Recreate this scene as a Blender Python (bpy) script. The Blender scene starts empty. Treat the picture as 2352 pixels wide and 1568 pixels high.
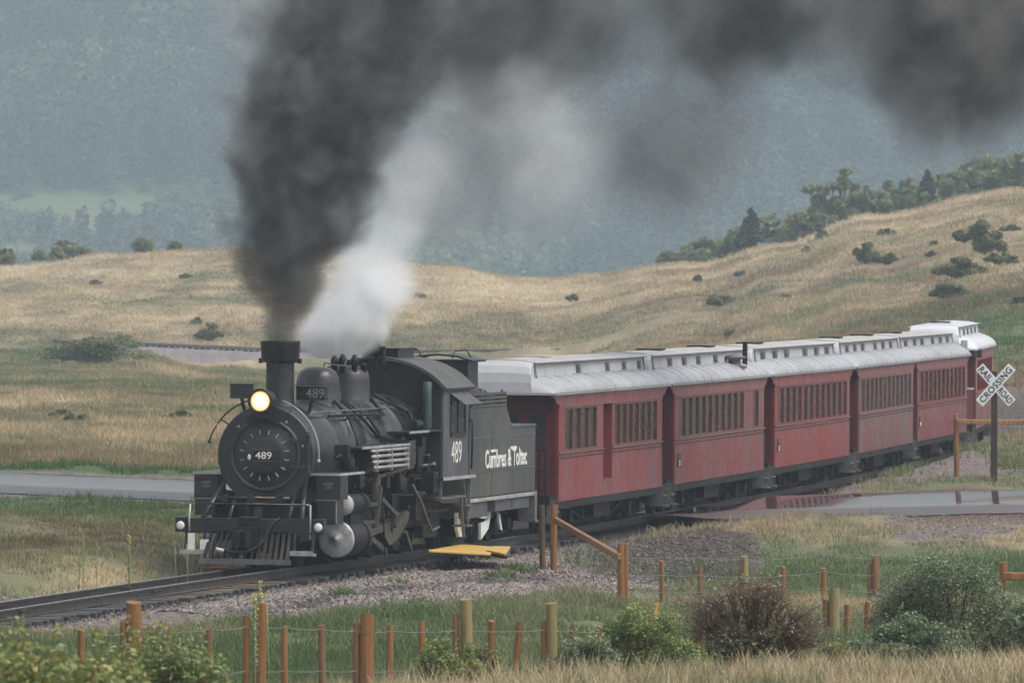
import bpy, math, random
import numpy as np
from mathutils import Vector, Matrix

rng = np.random.default_rng(7)
random.seed(7)
R = math.radians
sc = bpy.context.scene
C = sc.collection

# ------------------------------------------------------------------ camera
F = 20493.0            # focal length in units of 1/2352 of the picture's width
HC = 13.39             # camera height over the rail under the pilot
PITCH = math.atan(1016 / F)
cd = bpy.data.cameras.new("camera")
cam = bpy.data.objects.new("camera", cd)
C.objects.link(cam)
cam.location = (0, 0, HC)
cam.rotation_euler = (math.pi / 2 - PITCH, 0, 0)
cd.sensor_width = 22.2
cd.lens = 22.2 * F / 2352
cd.clip_start = 1
cd.clip_end = 12000
cd.dof.use_dof = True
cd.dof.focus_distance = 172
cd.dof.aperture_fstop = 5.6
sc.camera = cam

# ------------------------------------------------------------------ sky and sun (overcast, wet day)
SUN_EL, SUN_AZ = R(58), R(112)
w = bpy.data.worlds.new("World")
sc.world = w
w.use_nodes = True
nt = w.node_tree
bg = nt.nodes["Background"]
sky = nt.nodes.new("ShaderNodeTexSky")
sky.sky_type = 'NISHITA'
sky.sun_disc = False
sky.sun_elevation = SUN_EL
sky.sun_rotation = SUN_AZ
sky.dust_density = 5.0
hsv = nt.nodes.new("ShaderNodeHueSaturation")
hsv.inputs['Saturation'].default_value = 0.30
nt.links.new(sky.outputs[0], hsv.inputs['Color'])
nt.links.new(hsv.outputs[0], bg.inputs[0])
bg.inputs[1].default_value = 0.13
sl = bpy.data.lights.new("sun", 'SUN')
sl.energy = 0.6
sl.angle = R(40)
sl.color = (1, .97, .93)
so = bpy.data.objects.new("sun", sl)
C.objects.link(so)
so.rotation_euler = (math.pi / 2 - SUN_EL, 0, math.pi - SUN_AZ)
sc.view_settings.view_transform = 'Standard'
sc.view_settings.look = 'None'
sc.view_settings.exposure = 0.7
sc.view_settings.gamma = 1
cy = sc.cycles
cy.max_bounces = 8
cy.diffuse_bounces = 2
cy.glossy_bounces = 2
cy.transmission_bounces = 2
cy.volume_bounces = 5
cy.transparent_max_bounces = 8
cy.volume_step_rate = 1.0
cy.volume_max_steps = 256
cy.use_denoising = True
cy.sample_clamp_indirect = 6
try:
    cy.denoiser = 'OPENIMAGEDENOISE'
except Exception:
    pass


# ------------------------------------------------------------------ geometry helpers
def W(px, py, Y):
    """the place seen at picture point (px, py) at depth Y"""
    c, s = math.cos(PITCH), math.sin(PITCH)
    dx, up = (px - 1176) / F, (784 - py) / F
    dy, dz = c + up * s, -s + up * c
    return Vector((dx / dy * Y, Y, HC + dz / dy * Y))


def Wz(px, py, Y):
    c, s = math.cos(PITCH), math.sin(PITCH)
    up = (784 - py) / F
    return HC + (-s + up * c) / (c + up * s) * Y


def tag(o, label=None, cat=None, group=None, kind=None):
    if label: o['label'] = label
    if cat: o['category'] = cat
    if group: o['group'] = group
    if kind: o['kind'] = kind
    return o


def empty(name, mat=None):
    o = bpy.data.objects.new(name, None)
    C.objects.link(o)
    o.empty_display_size = .2
    if mat is not None: o.matrix_world = mat
    return o


def link(name, me, mat, parent=None):
    o = bpy.data.objects.new(name, me)
    C.objects.link(o)
    if mat is not None and not me.materials: me.materials.append(mat)
    if parent is not None: o.parent = parent
    return o


class MB:
    def __init__(s):
        s.v, s.f, s.sm = [], [], []

    def add(s, vs, fs, smooth=False):
        n = len(s.v)
        s.v += [tuple(p) for p in vs]
        s.f += [tuple(i + n for i in f) for f in fs]
        s.sm += [smooth] * len(fs)
        return s

    def box(s, x0, x1, y0, y1, z0, z1):
        v = [(x, y, z) for x in (x0, x1) for y in (y0, y1) for z in (z0, z1)]
        return s.add(v, [(0, 1, 3, 2), (4, 6, 7, 5), (0, 4, 5, 1), (2, 3, 7, 6), (0, 2, 6, 4), (1, 5, 7, 3)])

    def obox(s, c, size, M):
        h = [q / 2 for q in size]
        v = [Vector(c) + M @ Vector((x * h[0], y * h[1], z * h[2])) for x in (-1, 1) for y in (-1, 1) for z in (-1, 1)]
        return s.add(v, [(0, 1, 3, 2), (4, 6, 7, 5), (0, 4, 5, 1), (2, 3, 7, 6), (0, 2, 6, 4), (1, 5, 7, 3)])

    def bar(s, a, b, wx, wz):
        """a rectangular bar from a to b"""
        a, b = Vector(a), Vector(b)
        d = (b - a)
        L = d.length
        d.normalize()
        up = Vector((0, 0, 1)) if abs(d.z) < .9 else Vector((0, 1, 0))
        x = d.cross(up).normalized()
        z = x.cross(d)
        M = Matrix((x, d, z)).transposed()
        return s.obox((a + b) / 2, (wx, L, wz), M)

    def cyl(s, a, b, r0, r1=None, n=24, caps=True, smooth=True):
        if r1 is None: r1 = r0
        a, b = Vector(a), Vector(b)
        d = (b - a).normalized()
        up = Vector((0, 0, 1)) if abs(d.z) < .9 else Vector((1, 0, 0))
        x = d.cross(up).normalized()
        y = d.cross(x)
        ring = lambda p, r: [p + x * (r * math.cos(t)) + y * (r * math.sin(t)) for t in [2 * math.pi * i / n for i in range(n)]]
        A, B = ring(a, r0), ring(b, r1)
        s.add(A + B, [(i, (i + 1) % n, n + (i + 1) % n, n + i) for i in range(n)], smooth)
        if caps:
            s.add(A, [tuple(range(n))])
            s.add(B, [tuple(reversed(range(n)))])
        return s

    def lathe(s, prof, o, axis, n=32, smooth=True):
        """prof: (radius, height along axis)"""
        o, d = Vector(o), Vector(axis).normalized()
        up = Vector((0, 0, 1)) if abs(d.z) < .9 else Vector((1, 0, 0))
        x = d.cross(up).normalized()
        y = d.cross(x)
        v = []
        for r, h in prof:
            v += [o + d * h + x * (r * math.cos(2 * math.pi * i / n)) + y * (r * math.sin(2 * math.pi * i / n)) for i in range(n)]
        fs = []
        for k in range(len(prof) - 1):
            fs += [(k * n + i, k * n + (i + 1) % n, (k + 1) * n + (i + 1) % n, (k + 1) * n + i) for i in range(n)]
        return s.add(v, fs, smooth)

    def tube(s, pts, r, n=8, r1=None):
        pts = [Vector(p) for p in pts]
        v, m = [], len(pts)
        for k, p in enumerate(pts):
            d = (pts[min(k + 1, m - 1)] - pts[max(k - 1, 0)]).normalized()
            up = Vector((0, 0, 1)) if abs(d.z) < .85 else Vector((1, 0, 0))
            x = d.cross(up).normalized()
            y = d.cross(x)
            rr = r if r1 is None else r + (r1 - r) * k / max(1, m - 1)
            v += [p + x * (rr * math.cos(2 * math.pi * i / n)) + y * (rr * math.sin(2 * math.pi * i / n)) for i in range(n)]
        fs = [(k * n + i, k * n + (i + 1) % n, (k + 1) * n + (i + 1) % n, (k + 1) * n + i) for k in range(m - 1) for i in range(n)]
        fs += [tuple(range(n)), tuple((m - 1) * n + i for i in reversed(range(n)))]
        return s.add(v, fs, True)

    def prism(s, poly, axis, a, b):
        """poly in the two remaining axes, extruded along axis from a to b"""
        def P(u, v, t):
            return {'x': (t, u, v), 'y': (u, t, v), 'z': (u, v, t)}[axis]
        n = len(poly)
        s.add([P(u, v, a) for u, v in poly] + [P(u, v, b) for u, v in poly],
              [(i, (i + 1) % n, n + (i + 1) % n, n + i) for i in range(n)])
        s.add([P(u, v, a) for u, v in poly], [tuple(range(n))])
        s.add([P(u, v, b) for u, v in poly], [tuple(reversed(range(n)))])
        return s

    def ball(s, c, r, nu=16, nv=10, sc=(1, 1, 1)):
        c = Vector(c)
        v = []
        for j in range(nv + 1):
            t = math.pi * j / nv
            for i in range(nu):
                p = 2 * math.pi * i / nu
                v.append(c + Vector((r * sc[0] * math.sin(t) * math.cos(p), r * sc[1] * math.sin(t) * math.sin(p), r * sc[2] * math.cos(t))))
        return s.add(v, [(j * nu + i, j * nu + (i + 1) % nu, (j + 1) * nu + (i + 1) % nu, (j + 1) * nu + i) for j in range(nv) for i in range(nu)], True)

    def mesh(s, name):
        me = bpy.data.meshes.new(name)
        me.from_pydata(s.v, [], s.f)
        me.polygons.foreach_set('use_smooth', s.sm)
        me.validate()
        import bmesh
        bm = bmesh.new()
        bm.from_mesh(me)
        bmesh.ops.recalc_face_normals(bm, faces=bm.faces)
        bm.to_mesh(me)
        bm.free()
        return me

    def build(s, name, mat, parent=None, bevel=0):
        o = link(name, s.mesh(name), mat, parent)
        if bevel:
            m = o.modifiers.new("bevel", 'BEVEL')
            m.width = bevel
            m.segments = 2
            m.limit_method = 'ANGLE'
            m.angle_limit = R(50)
        return o


def np_mesh(name, v, f, attrs=None, smooth=False):
    """fast mesh from arrays; f: (M, k)"""
    me = bpy.data.meshes.new(name)
    v = np.asarray(v, np.float32)
    f = np.asarray(f, np.int32)
    k = f.shape[1]
    me.vertices.add(len(v))
    me.vertices.foreach_set('co', v.ravel())
    me.loops.add(f.size)
    me.loops.foreach_set('vertex_index', f.ravel())
    me.polygons.add(len(f))
    me.polygons.foreach_set('loop_start', np.arange(0, f.size, k, dtype=np.int32))
    me.polygons.foreach_set('use_smooth', np.full(len(f), smooth))
    for n, a in (attrs or {}).items():
        at = me.attributes.new(n, 'FLOAT', 'POINT')
        at.data.foreach_set('value', np.asarray(a, np.float32))
    me.update(calc_edges=True)
    return me


def _hash(ix, iy, seed):
    h = (ix.astype(np.int64) * 374761393 + iy.astype(np.int64) * 668265263 + seed * 1442695041) & 0x7fffffff
    h = ((h ^ (h >> 13)) * 1274126177) & 0x7fffffff
    return ((h ^ (h >> 16)) & 0xffff) / 65535.0


def vnoise(x, y, seed=0):
    x, y = np.asarray(x, float), np.asarray(y, float)
    ix, iy = np.floor(x), np.floor(y)
    fx, fy = x - ix, y - iy
    fx, fy = fx * fx * (3 - 2 * fx), fy * fy * (3 - 2 * fy)
    a, b = _hash(ix, iy, seed), _hash(ix + 1, iy, seed)
    c, d = _hash(ix, iy + 1, seed), _hash(ix + 1, iy + 1, seed)
    return (a * (1 - fx) + b * fx) * (1 - fy) + (c * (1 - fx) + d * fx) * fy


def fbm(x, y, seed=0, oct=4):
    s, a, t = 0, 1, 0
    for k in range(oct):
        s = s + a * vnoise(x * 2 ** k, y * 2 ** k, seed + k)
        t += a
        a *= .5
    return s / t


def sstep(a, b, x):
    t = np.clip((np.asarray(x, float) - a) / (b - a), 0, 1)
    return t * t * (3 - 2 * t)


# ------------------------------------------------------------------ materials
class NT:
    def __init__(s, m):
        s.t = m.node_tree
        s.b = s.t.nodes.get("Principled BSDF")

    def n(s, kind, **kw):
        nd = s.t.nodes.new("ShaderNode" + kind)
        for k, v in kw.items():
            if k.startswith('i_'):
                key = k[2:]
                nd.inputs[int(key) if key.isdigit() else key].default_value = v
            else:
                setattr(nd, k, v)
        return nd

    def l(s, a, b):
        s.t.links.new(a, b)

    def math(s, op, a, b=0.0, c=0.0, clamp=False):
        nd = s.n("Math", operation=op, use_clamp=clamp)
        for i, q in enumerate((a, b, c)):
            if hasattr(q, 'is_linked'):
                s.l(q, nd.inputs[i])
            else:
                nd.inputs[i].default_value = q
        return nd.outputs[0]

    def mix(s, fac, a, b, blend='MIX'):
        nd = s.n("Mix", data_type='RGBA', blend_type=blend)
        for i, q in ((0, fac), (6, a), (7, b)):
            if hasattr(q, 'is_linked'):
                s.l(q, nd.inputs[i])
            else:
                nd.inputs[i].default_value = q if i == 0 else (*q, 1) if len(q) == 3 else q
        return nd.outputs[2]

    def noise(s, scale, detail=3, rough=.55, coord='Object', vec=None, stretch=None, dist=0.0):
        if vec is None:
            vec = s.n("TexCoord").outputs[coord]
        if stretch:
            mp = s.n("Mapping")
            mp.inputs['Scale'].default_value = stretch
            s.l(vec, mp.inputs[0])
            vec = mp.outputs[0]
        nd = s.n("TexNoise")
        nd.inputs['Scale'].default_value = scale
        nd.inputs['Detail'].default_value = detail
        nd.inputs['Roughness'].default_value = rough
        nd.inputs['Distortion'].default_value = dist
        s.l(vec, nd.inputs['Vector'])
        return nd.outputs['Fac']

    def ramp(s, fac, stops):
        nd = s.n("ValToRGB")
        e = nd.color_ramp.elements
        while len(e) < len(stops): e.new(.5)
        for q, (p, c) in zip(e, stops):
            q.position = p
            q.color = (*c, 1) if len(c) == 3 else c
        s.l(fac, nd.inputs[0])
        return nd.outputs[0]

    def attr(s, name):
        return s.n("Attribute", attribute_name=name).outputs['Fac']

    def bump(s, h, strength=.3, dist=.02):
        nd = s.n("Bump")
        nd.inputs['Strength'].default_value = strength
        nd.inputs['Distance'].default_value = dist
        s.l(h, nd.inputs['Height'])
        s.l(nd.outputs[0], s.b.inputs['Normal'])


def mat(name, col, rough=.5, metal=0.0, var=.35, scale=3.0, stretch=None, dirt=None, bump=0.0, spec=.5, coat=0.0):
    """a painted or plain surface with uneven tone, worn roughness and optional dirt"""
    m = bpy.data.materials.new(name)
    m.use_nodes = True
    t = NT(m)
    f = t.noise(scale, 5, .6, stretch=stretch)
    lo = tuple(c * (1 - var) for c in col)
    hi = tuple(min(1, c * (1 + var)) for c in col)
    c = t.ramp(f, [(.3, lo), (.7, hi)])
    if dirt:
        g = t.noise(scale * .45, 6, .65, stretch=stretch)
        c = t.mix(t.math('MULTIPLY', t.ramp(g, [(.45, (0, 0, 0)), (.7, (1, 1, 1))]), dirt[1]), c, dirt[0])
    t.l(c, t.b.inputs['Base Color'])
    rr = t.n("MapRange", i_1=.25, i_2=.75, i_3=max(.03, rough - .12), i_4=min(1, rough + .12))
    t.l(t.noise(scale * 1.7, 4), rr.inputs[0])
    t.l(rr.outputs[0], t.b.inputs['Roughness'])
    t.b.inputs['Metallic'].default_value = metal
    t.b.inputs['Specular IOR Level'].default_value = spec
    t.b.inputs['Coat Weight'].default_value = coat
    t.b.inputs['Coat Roughness'].default_value = .25
    if bump: t.bump(t.noise(scale * 6, 4), bump, .02)
    return m


def leaf_mat(name, stops, trans=.25, rough=.6, spec=.4):
    """foliage coloured along a ramp by each leaf's own tone"""
    m = bpy.data.materials.new(name)
    m.use_nodes = True
    t = NT(m)
    c = t.ramp(t.attr('tone'), stops)
    c = t.mix(t.attr('rust'), c, (.20, .10, .06))
    t.l(c, t.b.inputs['Base Color'])
    t.b.inputs['Roughness'].default_value = rough
    t.b.inputs['Specular IOR Level'].default_value = spec
    if trans:
        tr = t.n("BsdfTranslucent")
        t.l(c, tr.inputs[0])
        mx = t.n("MixShader", i_0=trans)
        t.l(t.b.outputs[0], mx.inputs[1])
        t.l(tr.outputs[0], mx.inputs[2])
        t.l(mx.outputs[0], t.t.nodes["Material Output"].inputs[0])
    return m


GRASS = [(0, (.63, .51, .33)), (.28, (.40, .32, .19)), (.55, (.205, .205, .105)), (.8, (.125, .170, .066)), (1, (.075, .130, .042))]
M = {}
M['black'] = mat('sooty_black_paint', (.013, .013, .015), .34, dirt=((.05, .047, .043), .5), scale=1.6, stretch=(1, 1, .5), bump=.12)
M['black2'] = mat('greasy_black_iron', (.007, .007, .008), .55, dirt=((.028, .024, .022), .6), scale=4, spec=.3)
M['boiler'] = mat('sooty_boiler_jacket', (.019, .019, .020), .30, dirt=((.075, .07, .065), .6), scale=1.3, stretch=(1.5, .6, .6), bump=.1)
M['front'] = mat('graphite_smokebox', (.022, .022, .024), .42, dirt=((.055, .052, .05), .6), scale=2.4, bump=.1)
M['cabgrey'] = mat('weathered_grey_black_cab', (.085, .088, .097), .5, dirt=((.05, .05, .05), .5), scale=1.5)
M['tender'] = mat('weathered_tender_plate', (.066, .069, .066), .55, dirt=((.095, .088, .07), .6), scale=.9, stretch=(1, 1, .4))
M['steel'] = mat('worn_bright_steel', (.40, .40, .41), .42, metal=.15, dirt=((.2, .18, .16), .5), scale=5)
M['grime'] = mat('grimy_grey_metal', (.14, .135, .13), .5, metal=.2, dirt=((.05, .045, .04), .6), scale=6)
M['white'] = mat('white_paint', (.74, .74, .72), .5, var=.08, dirt=((.35, .33, .3), .4), scale=6)
M['silver'] = mat('silver_roof_paint', (.38, .39, .41), .36, var=.1, dirt=((.24, .24, .235), .85), scale=1.0, stretch=(1, .5, 1), metal=.1)
M['silver2'] = mat('stained_roof_deck', (.40, .39, .37), .5, var=.15, dirt=((.24, .22, .19), .6), scale=1.4, stretch=(1, .35, 1))
M['clere'] = mat('clerestory_paint', (.42, .43, .455), .45, var=.08, dirt=((.27, .265, .25), .5), scale=2)
for k, c in enumerate([(.215, .032, .037), (.20, .034, .038), (.23, .029, .034), (.17, .054, .054), (.195, .037, .040), (.185, .05, .048)]):
    M['red%d' % k] = mat('red_car_paint_%s' % 'abcdef'[k], c, .36, var=.13, dirt=((c[0] * .72, c[1] * 2.9, c[2] * 2.9), .75), scale=1.1, stretch=(1, 2.2, .35), coat=.06, spec=.4)
M['redsash'] = mat('dark_red_sash', (.17, .022, .026), .5, var=.2)
M['roofwhite'] = mat('clean_white_roof', (.58, .59, .62), .36, var=.05, dirt=((.45, .45, .45), .4), scale=1.0)
M['redend'] = mat('shaded_red_end_paint', (.12, .010, .014), .5, var=.2, dirt=((.035, .008, .010), .8), scale=1.0)  # car red darkened to hold the shade under hoods and between cars
M['mullion'] = mat('brown_red_sash', (.135, .045, .034), .5, var=.2)
M['sash4'] = mat('greyed_red_sash', (.17, .085, .078), .5, var=.2)
M['letterboard'] = mat('faded_letterboard', (.19, .062, .062), .5, var=.12, dirt=((.25, .14, .13), .5), scale=1.6, stretch=(1, 3, .6))
M['under'] = mat('black_underframe', (.010, .010, .010), .65, dirt=((.03, .026, .023), .5), scale=3, spec=.3)
M['coal'] = mat('coal', (.012, .012, .013), .32, var=.5, scale=8, bump=.5)
M['interior'] = mat('dark_interior', (.018, .014, .013), .7)
M['rail'] = mat('rail_steel', (.050, .043, .040), .42, metal=.35, dirt=((.11, .07, .05), .4), scale=5)
M['railtop'] = mat('polished_rail_head', (.36, .36, .38), .26, metal=.75, var=.15, scale=8)
M['tie'] = mat('old_sleeper_wood', (.035, .031, .029), .6, var=.4, scale=6, dirt=((.10, .095, .09), .5), stretch=(.3, 3, 1))
M['post'] = mat('wet_treated_timber', (.26, .125, .042), .45, var=.5, scale=11, stretch=(2.4, 2.4, .10), dirt=((.13, .045, .014), .85), bump=.2)
M['post4'] = mat('greyed_treated_timber', (.21, .115, .052), .5, var=.5, scale=11, stretch=(2.4, 2.4, .10), dirt=((.085, .045, .025), .85), bump=.25)
M['post2'] = mat('greenish_treated_timber', (.26, .19, .075), .5, var=.3, scale=7, stretch=(1.6, 1.6, .18), dirt=((.13, .17, .10), .6), bump=.2)
M['post3'] = mat('dark_weathered_timber', (.075, .045, .026), .55, var=.35, scale=7, stretch=(1.6, 1.6, .18), dirt=((.18, .085, .03), .5), bump=.2)
M['wire'] = mat('galvanised_wire', (.22, .23, .235), .45, metal=.5, var=.2, scale=9)
M['rod'] = mat('oily_rod_steel', (.065, .06, .056), .4, metal=.2, dirt=((.02, .018, .017), .6), scale=5)
M['edge'] = mat('pale_grey_edge', (.34, .34, .335), .4, dirt=((.12, .11, .1), .5), scale=4)  # pale grey for edge strips, pipes, footboards and sills
M['yellow'] = mat('yellow_plank_paint', (.60, .39, .09), .45, var=.12, dirt=((.34, .2, .07), .5), scale=2.5)
M['signpost'] = mat('brown_sign_post', (.060, .032, .024), .6, var=.35, scale=5, stretch=(1, 1, .2))
M['signwhite'] = mat('reflective_white_sign', (.84, .85, .85), .4, var=.03, scale=4)
M['ink'] = mat('black_lettering', (.012, .012, .014), .5, var=.2)
M['dimwhite'] = mat('grimy_lettering', (.20, .20, .195), .6, var=.35, scale=20)
M['letter'] = mat('cream_lettering', (.72, .72, .68), .5, var=.12, scale=14)
M['twig'] = mat('red_brown_twig', (.060, .030, .024), .6, var=.4, scale=9)
M['bark'] = mat('grey_bark', (.085, .075, .065), .7, var=.4, scale=6)
M['glassdark'] = mat('dark_glass', (.022, .020, .018), .22, var=.4, spec=.35)
M['greenpipe'] = mat('green_drape', (.035, .06, .05), .6, var=.4, scale=5)
M['leaf_green'] = leaf_mat('green_shrub_leaf', [(0, (.38, .30, .08)), (.25, (.25, .29, .09)), (.6, (.155, .215, .075)), (1, (.07, .11, .045))], spec=.6, rough=.45)
M['leaf_sage'] = leaf_mat('grey_green_shrub_leaf', [(0, (.36, .23, .06)), (.12, (.26, .29, .15)), (.6, (.16, .21, .11)), (1, (.075, .115, .06))], spec=.6, rough=.45)
M['leaf_brush'] = leaf_mat('hillside_brush_leaf', [(0, (.25, .25, .12)), (.5, (.145, .165, .085)), (1, (.07, .085, .05))])
M['leaf_oak'] = leaf_mat('ridge_tree_leaf', [(0, (.32, .33, .15)), (.5, (.205, .25, .13)), (1, (.11, .15, .08))])
M['needle'] = leaf_mat('conifer_needle', [(0, (.06, .085, .045)), (1, (.025, .045, .028))], trans=.1)
M['grass'] = leaf_mat('meadow_grass_blade', GRASS, trans=.3)
M['forest'] = leaf_mat('far_forest_leaf', [(0, (.012, .022, .022)), (.25, (.030, .048, .040)), (.5, (.062, .085, .060)), (.75, (.12, .155, .085)), (1, (.20, .22, .12))], trans=.1)


def emit_mat(name, col, strength):
    m = bpy.data.materials.new(name)
    m.use_nodes = True
    t = NT(m)
    t.b.inputs['Base Color'].default_value = (.8, .8, .8, 1)
    sp = t.n("SeparateXYZ")
    t.l(t.n("TexCoord").outputs['Generated'], sp.inputs[0])
    dx, dz = t.math('SUBTRACT', sp.outputs[0], .5), t.math('SUBTRACT', sp.outputs[2], .5)
    rr = t.math('SQRT', t.math('ADD', t.math('MULTIPLY', dx, dx), t.math('MULTIPLY', dz, dz)))
    t.l(t.ramp(rr, [(.0, (1, .97, .88)), (.2, (1, .90, .62)), (.34, (1, .56, .14)), (.5, (.9, .30, .03))]), t.b.inputs['Emission Color'])
    mr = t.n("MapRange", i_1=.14, i_2=.37, i_3=strength, i_4=1.1)
    t.l(rr, mr.inputs[0])
    t.l(mr.outputs[0], t.b.inputs['Emission Strength'])
    return m


M['lamp'] = emit_mat('lit_headlight_glass', (1, .50, .14), 9)


# lettering as a mesh, set in the x-z plane facing -y; placed by a local matrix
def letters(name, txt, width, height, m, parent, mw, thick=.004, spacing=1.0, bold=0.0):
    cu = bpy.data.curves.new(name, 'FONT')
    cu.body = txt
    cu.align_x = 'CENTER'
    cu.align_y = 'CENTER'
    cu.extrude = thick
    cu.offset = bold
    cu.space_character = spacing
    cu.resolution_u = 4
    t = bpy.data.objects.new(name, cu)
    C.objects.link(t)
    bpy.context.view_layer.update()
    me = bpy.data.meshes.new_from_object(t.evaluated_get(bpy.context.evaluated_depsgraph_get()))
    C.objects.unlink(t)
    bpy.data.objects.remove(t)
    co = np.empty(len(me.vertices) * 3, np.float32)
    me.vertices.foreach_get('co', co)
    co = co.reshape(-1, 3)
    lo, hi = co.min(0), co.max(0)
    co[:, 0] = (co[:, 0] - (lo[0] + hi[0]) / 2) * width / (hi[0] - lo[0])
    co[:, 1] = (co[:, 1] - (lo[1] + hi[1]) / 2) * height / (hi[1] - lo[1])
    out = np.stack([co[:, 0], -co[:, 2], co[:, 1]], 1)
    me.vertices.foreach_set('co', out.astype(np.float32).ravel())
    me.materials.clear()
    me.update()
    o = link(name, me, m, parent)
    o.matrix_local = mw
    return o


# ------------------------------------------------------------------ the line of the track
_hs = [(-30, 10.5), (10, 12.8), (30, 10.6), (46, 9.55), (62, 9.64), (78, 8.6), (92, 7.8), (100, 8.8), (108, 8.4), (118, 4.4), (140, -3), (180, -20)]
_S = np.arange(-110, 190, .1)
_h = np.radians(np.interp(_S, [a for a, b in _hs], [b for a, b in _hs]))
_X = np.cumsum(np.sin(_h)) * .1
_Y = np.cumsum(np.cos(_h)) * .1
_i0 = 1100
_X += -5.22 - _X[_i0]
_Y += 178 - _Y[_i0]
GRADE = .04
HAZE = .00025


def TR(s):
    return Vector((float(np.interp(s, _S, _X)), float(np.interp(s, _S, _Y)), -GRADE * s))


def frame(s, L=0.0):
    """matrix of a vehicle whose front stands at s and which is L long"""
    a, b = TR(s + .12 * L - (0 if L else .3)), TR(s + .88 * L + (0 if L else .3))
    y = (b - a).normalized()
    x = y.cross(Vector((0, 0, 1))).normalized()
    z = x.cross(y)
    o = a - y * (.12 * L - (0 if L else .3))
    m = Matrix((x, y, z)).transposed().to_4x4()
    m.translation = o
    return m


def track_dist(X, Y):
    """signed distance to the centre line (positive: the near, right-hand side) and s"""
    X, Y = np.asarray(X, float), np.asarray(Y, float)
    s = np.interp(Y, _Y, _S)
    xc = np.interp(Y, _Y, _X)
    h = np.interp(Y, _Y, _h)
    return (X - xc) * np.cos(h), s

# ------------------------------------------------------------------ the ground
_PX = np.array([-900, 0, 250, 500, 800, 1000, 1250, 1600, 1800, 2000, 2352, 3300], float)
_ROWS = [
    (35, [2300] * 12),
    (60, [1930] * 12),
    (80, [1800] * 12),
    (100, [1690, 1690, 1690, 1690, 1685, 1680, 1675, 1665, 1660, 1655, 1640, 1620]),
    (112, [1640, 1640, 1640, 1640, 1632, 1625, 1615, 1605, 1595, 1590, 1575, 1560]),
    (125, [1560, 1560, 1565, 1570, 1568, 1565, 1560, 1550, 1540, 1535, 1525, 1510]),
    (135, [1480, 1480, 1490, 1510, 1510, 1512, 1515, 1510, 1505, 1500, 1490, 1480]),
    (145, [1440, 1440, 1442, 1450, 1455, 1455, 1465, 1465, 1462, 1460, 1455, 1450]),
    (160, [1400, 1400, 1400, 1400, 1392, 1388, 1400, 1418, 1420, 1420, 1420, 1420]),
    (175, [1290, 1290, 1300, 1320, 1335, 1345, 1360, 1385, 1388, 1390, 1390, 1390]),
    (190, [1215, 1215, 1235, 1260, 1270, 1275, 1300, 1345, 1345, 1342, 1340, 1340]),
    (198, [1185, 1185, 1205, 1225, 1240, 1248, 1262, 1268, 1290, 1300, 1300, 1300]),
    (205, [1178, 1178, 1186, 1196, 1210, 1222, 1226, 1208, 1228, 1240, 1240, 1240]),
    (214, [1164, 1164, 1166, 1170, 1178, 1184, 1190, 1184, 1184, 1184, 1186, 1187]),
    (230, [1079, 1079, 1080, 1082, 1085, 1085, 1090, 1100, 1099, 1097, 1095, 1090]),
    (250, [1050, 1050, 1050, 1050, 1050, 1050, 1060, 1068, 1068, 1058, 1035, 1000]),
    (270, [1022, 1022, 1022, 1022, 1022, 1022, 1030, 1040, 1040, 1035, 985, 950]),
    (300, [985, 985, 985, 985, 985, 985, 990, 1000, 1000, 990, 935, 900]),
    (350, [935, 935, 935, 935, 935, 937, 940, 935, 930, 905, 850, 810]),
    (400, [892, 892, 892, 893, 896, 900, 902, 882, 865, 832, 770, 700]),
    (500, [846, 844, 850, 876, 890, 892, 866, 795, 750, 695, 630, 540]),
    (545, [812, 808, 806, 850, 872, 876, 842, 745, 690, 640, 560, 470]),
    (563, [800, 799, 798, 846, 871, 874, 838, 725, 672, 612, 535, 450]),
    (569, [794, 793, 793, 801, 805, 806, 802, 720, 668, 608, 531, 446]),
    (600, [752, 752, 748, 745, 755, 765, 775, 690, 632, 568, 500, 410]),
    (680, [664, 664, 652, 640, 660, 678, 694, 638, 585, 522, 458, 360]),
    (735, [625, 612, 585, 572, 586, 608, 642, 604, 560, 494, 433, 330]),
    (770, [632, 620, 592, 580, 592, 614, 648, 610, 566, 500, 438, 335]),
    (1000, [760] * 12),
    (2150, [690] * 12),
    (2400, [-60] * 12),
    (2460, [-120] * 12),
    (2800, [-60] * 12),
]
_RY = np.array([r[0] for r in _ROWS], float)
_RZ = np.array([[Wz(0, y, Y) for y in r] for Y, r in _ROWS])


def base_z(X, Y):
    X, Y = np.asarray(X, float), np.asarray(Y, float)
    px = np.clip(1176 + F * X / np.maximum(Y, 1), -900, 3300)
    i = np.clip(np.searchsorted(_RY, Y, side='right') - 1, 0, len(_RY) - 2)
    j = np.clip(np.searchsorted(_PX, px, side='right') - 1, 0, len(_PX) - 2)
    v = np.clip((Y - _RY[i]) / (_RY[i + 1] - _RY[i]), 0, 1)
    u = (px - _PX[j]) / (_PX[j + 1] - _PX[j])
    u = u * u * (3 - 2 * u)
    return (_RZ[i, j] * (1 - u) + _RZ[i, j + 1] * u) * (1 - v) + (_RZ[i + 1, j] * (1 - u) + _RZ[i + 1, j + 1] * u) * v


# road: crosses the track nearly square to the view
def road_y(X, edge=0.0):
    """depth of the road's line at X: edge -1 near, 1 far"""
    X = np.asarray(X, float)
    c = 221.6 - .19 * X
    half = 4.0 + .012 * X
    return c + edge * half


def road_z(X, Y):
    s = np.interp(np.asarray(X, float), [-40, -14, 4, 14, 40], [-1.15, -1.2, -1.68, -1.32, -1.2])
    return s


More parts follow.
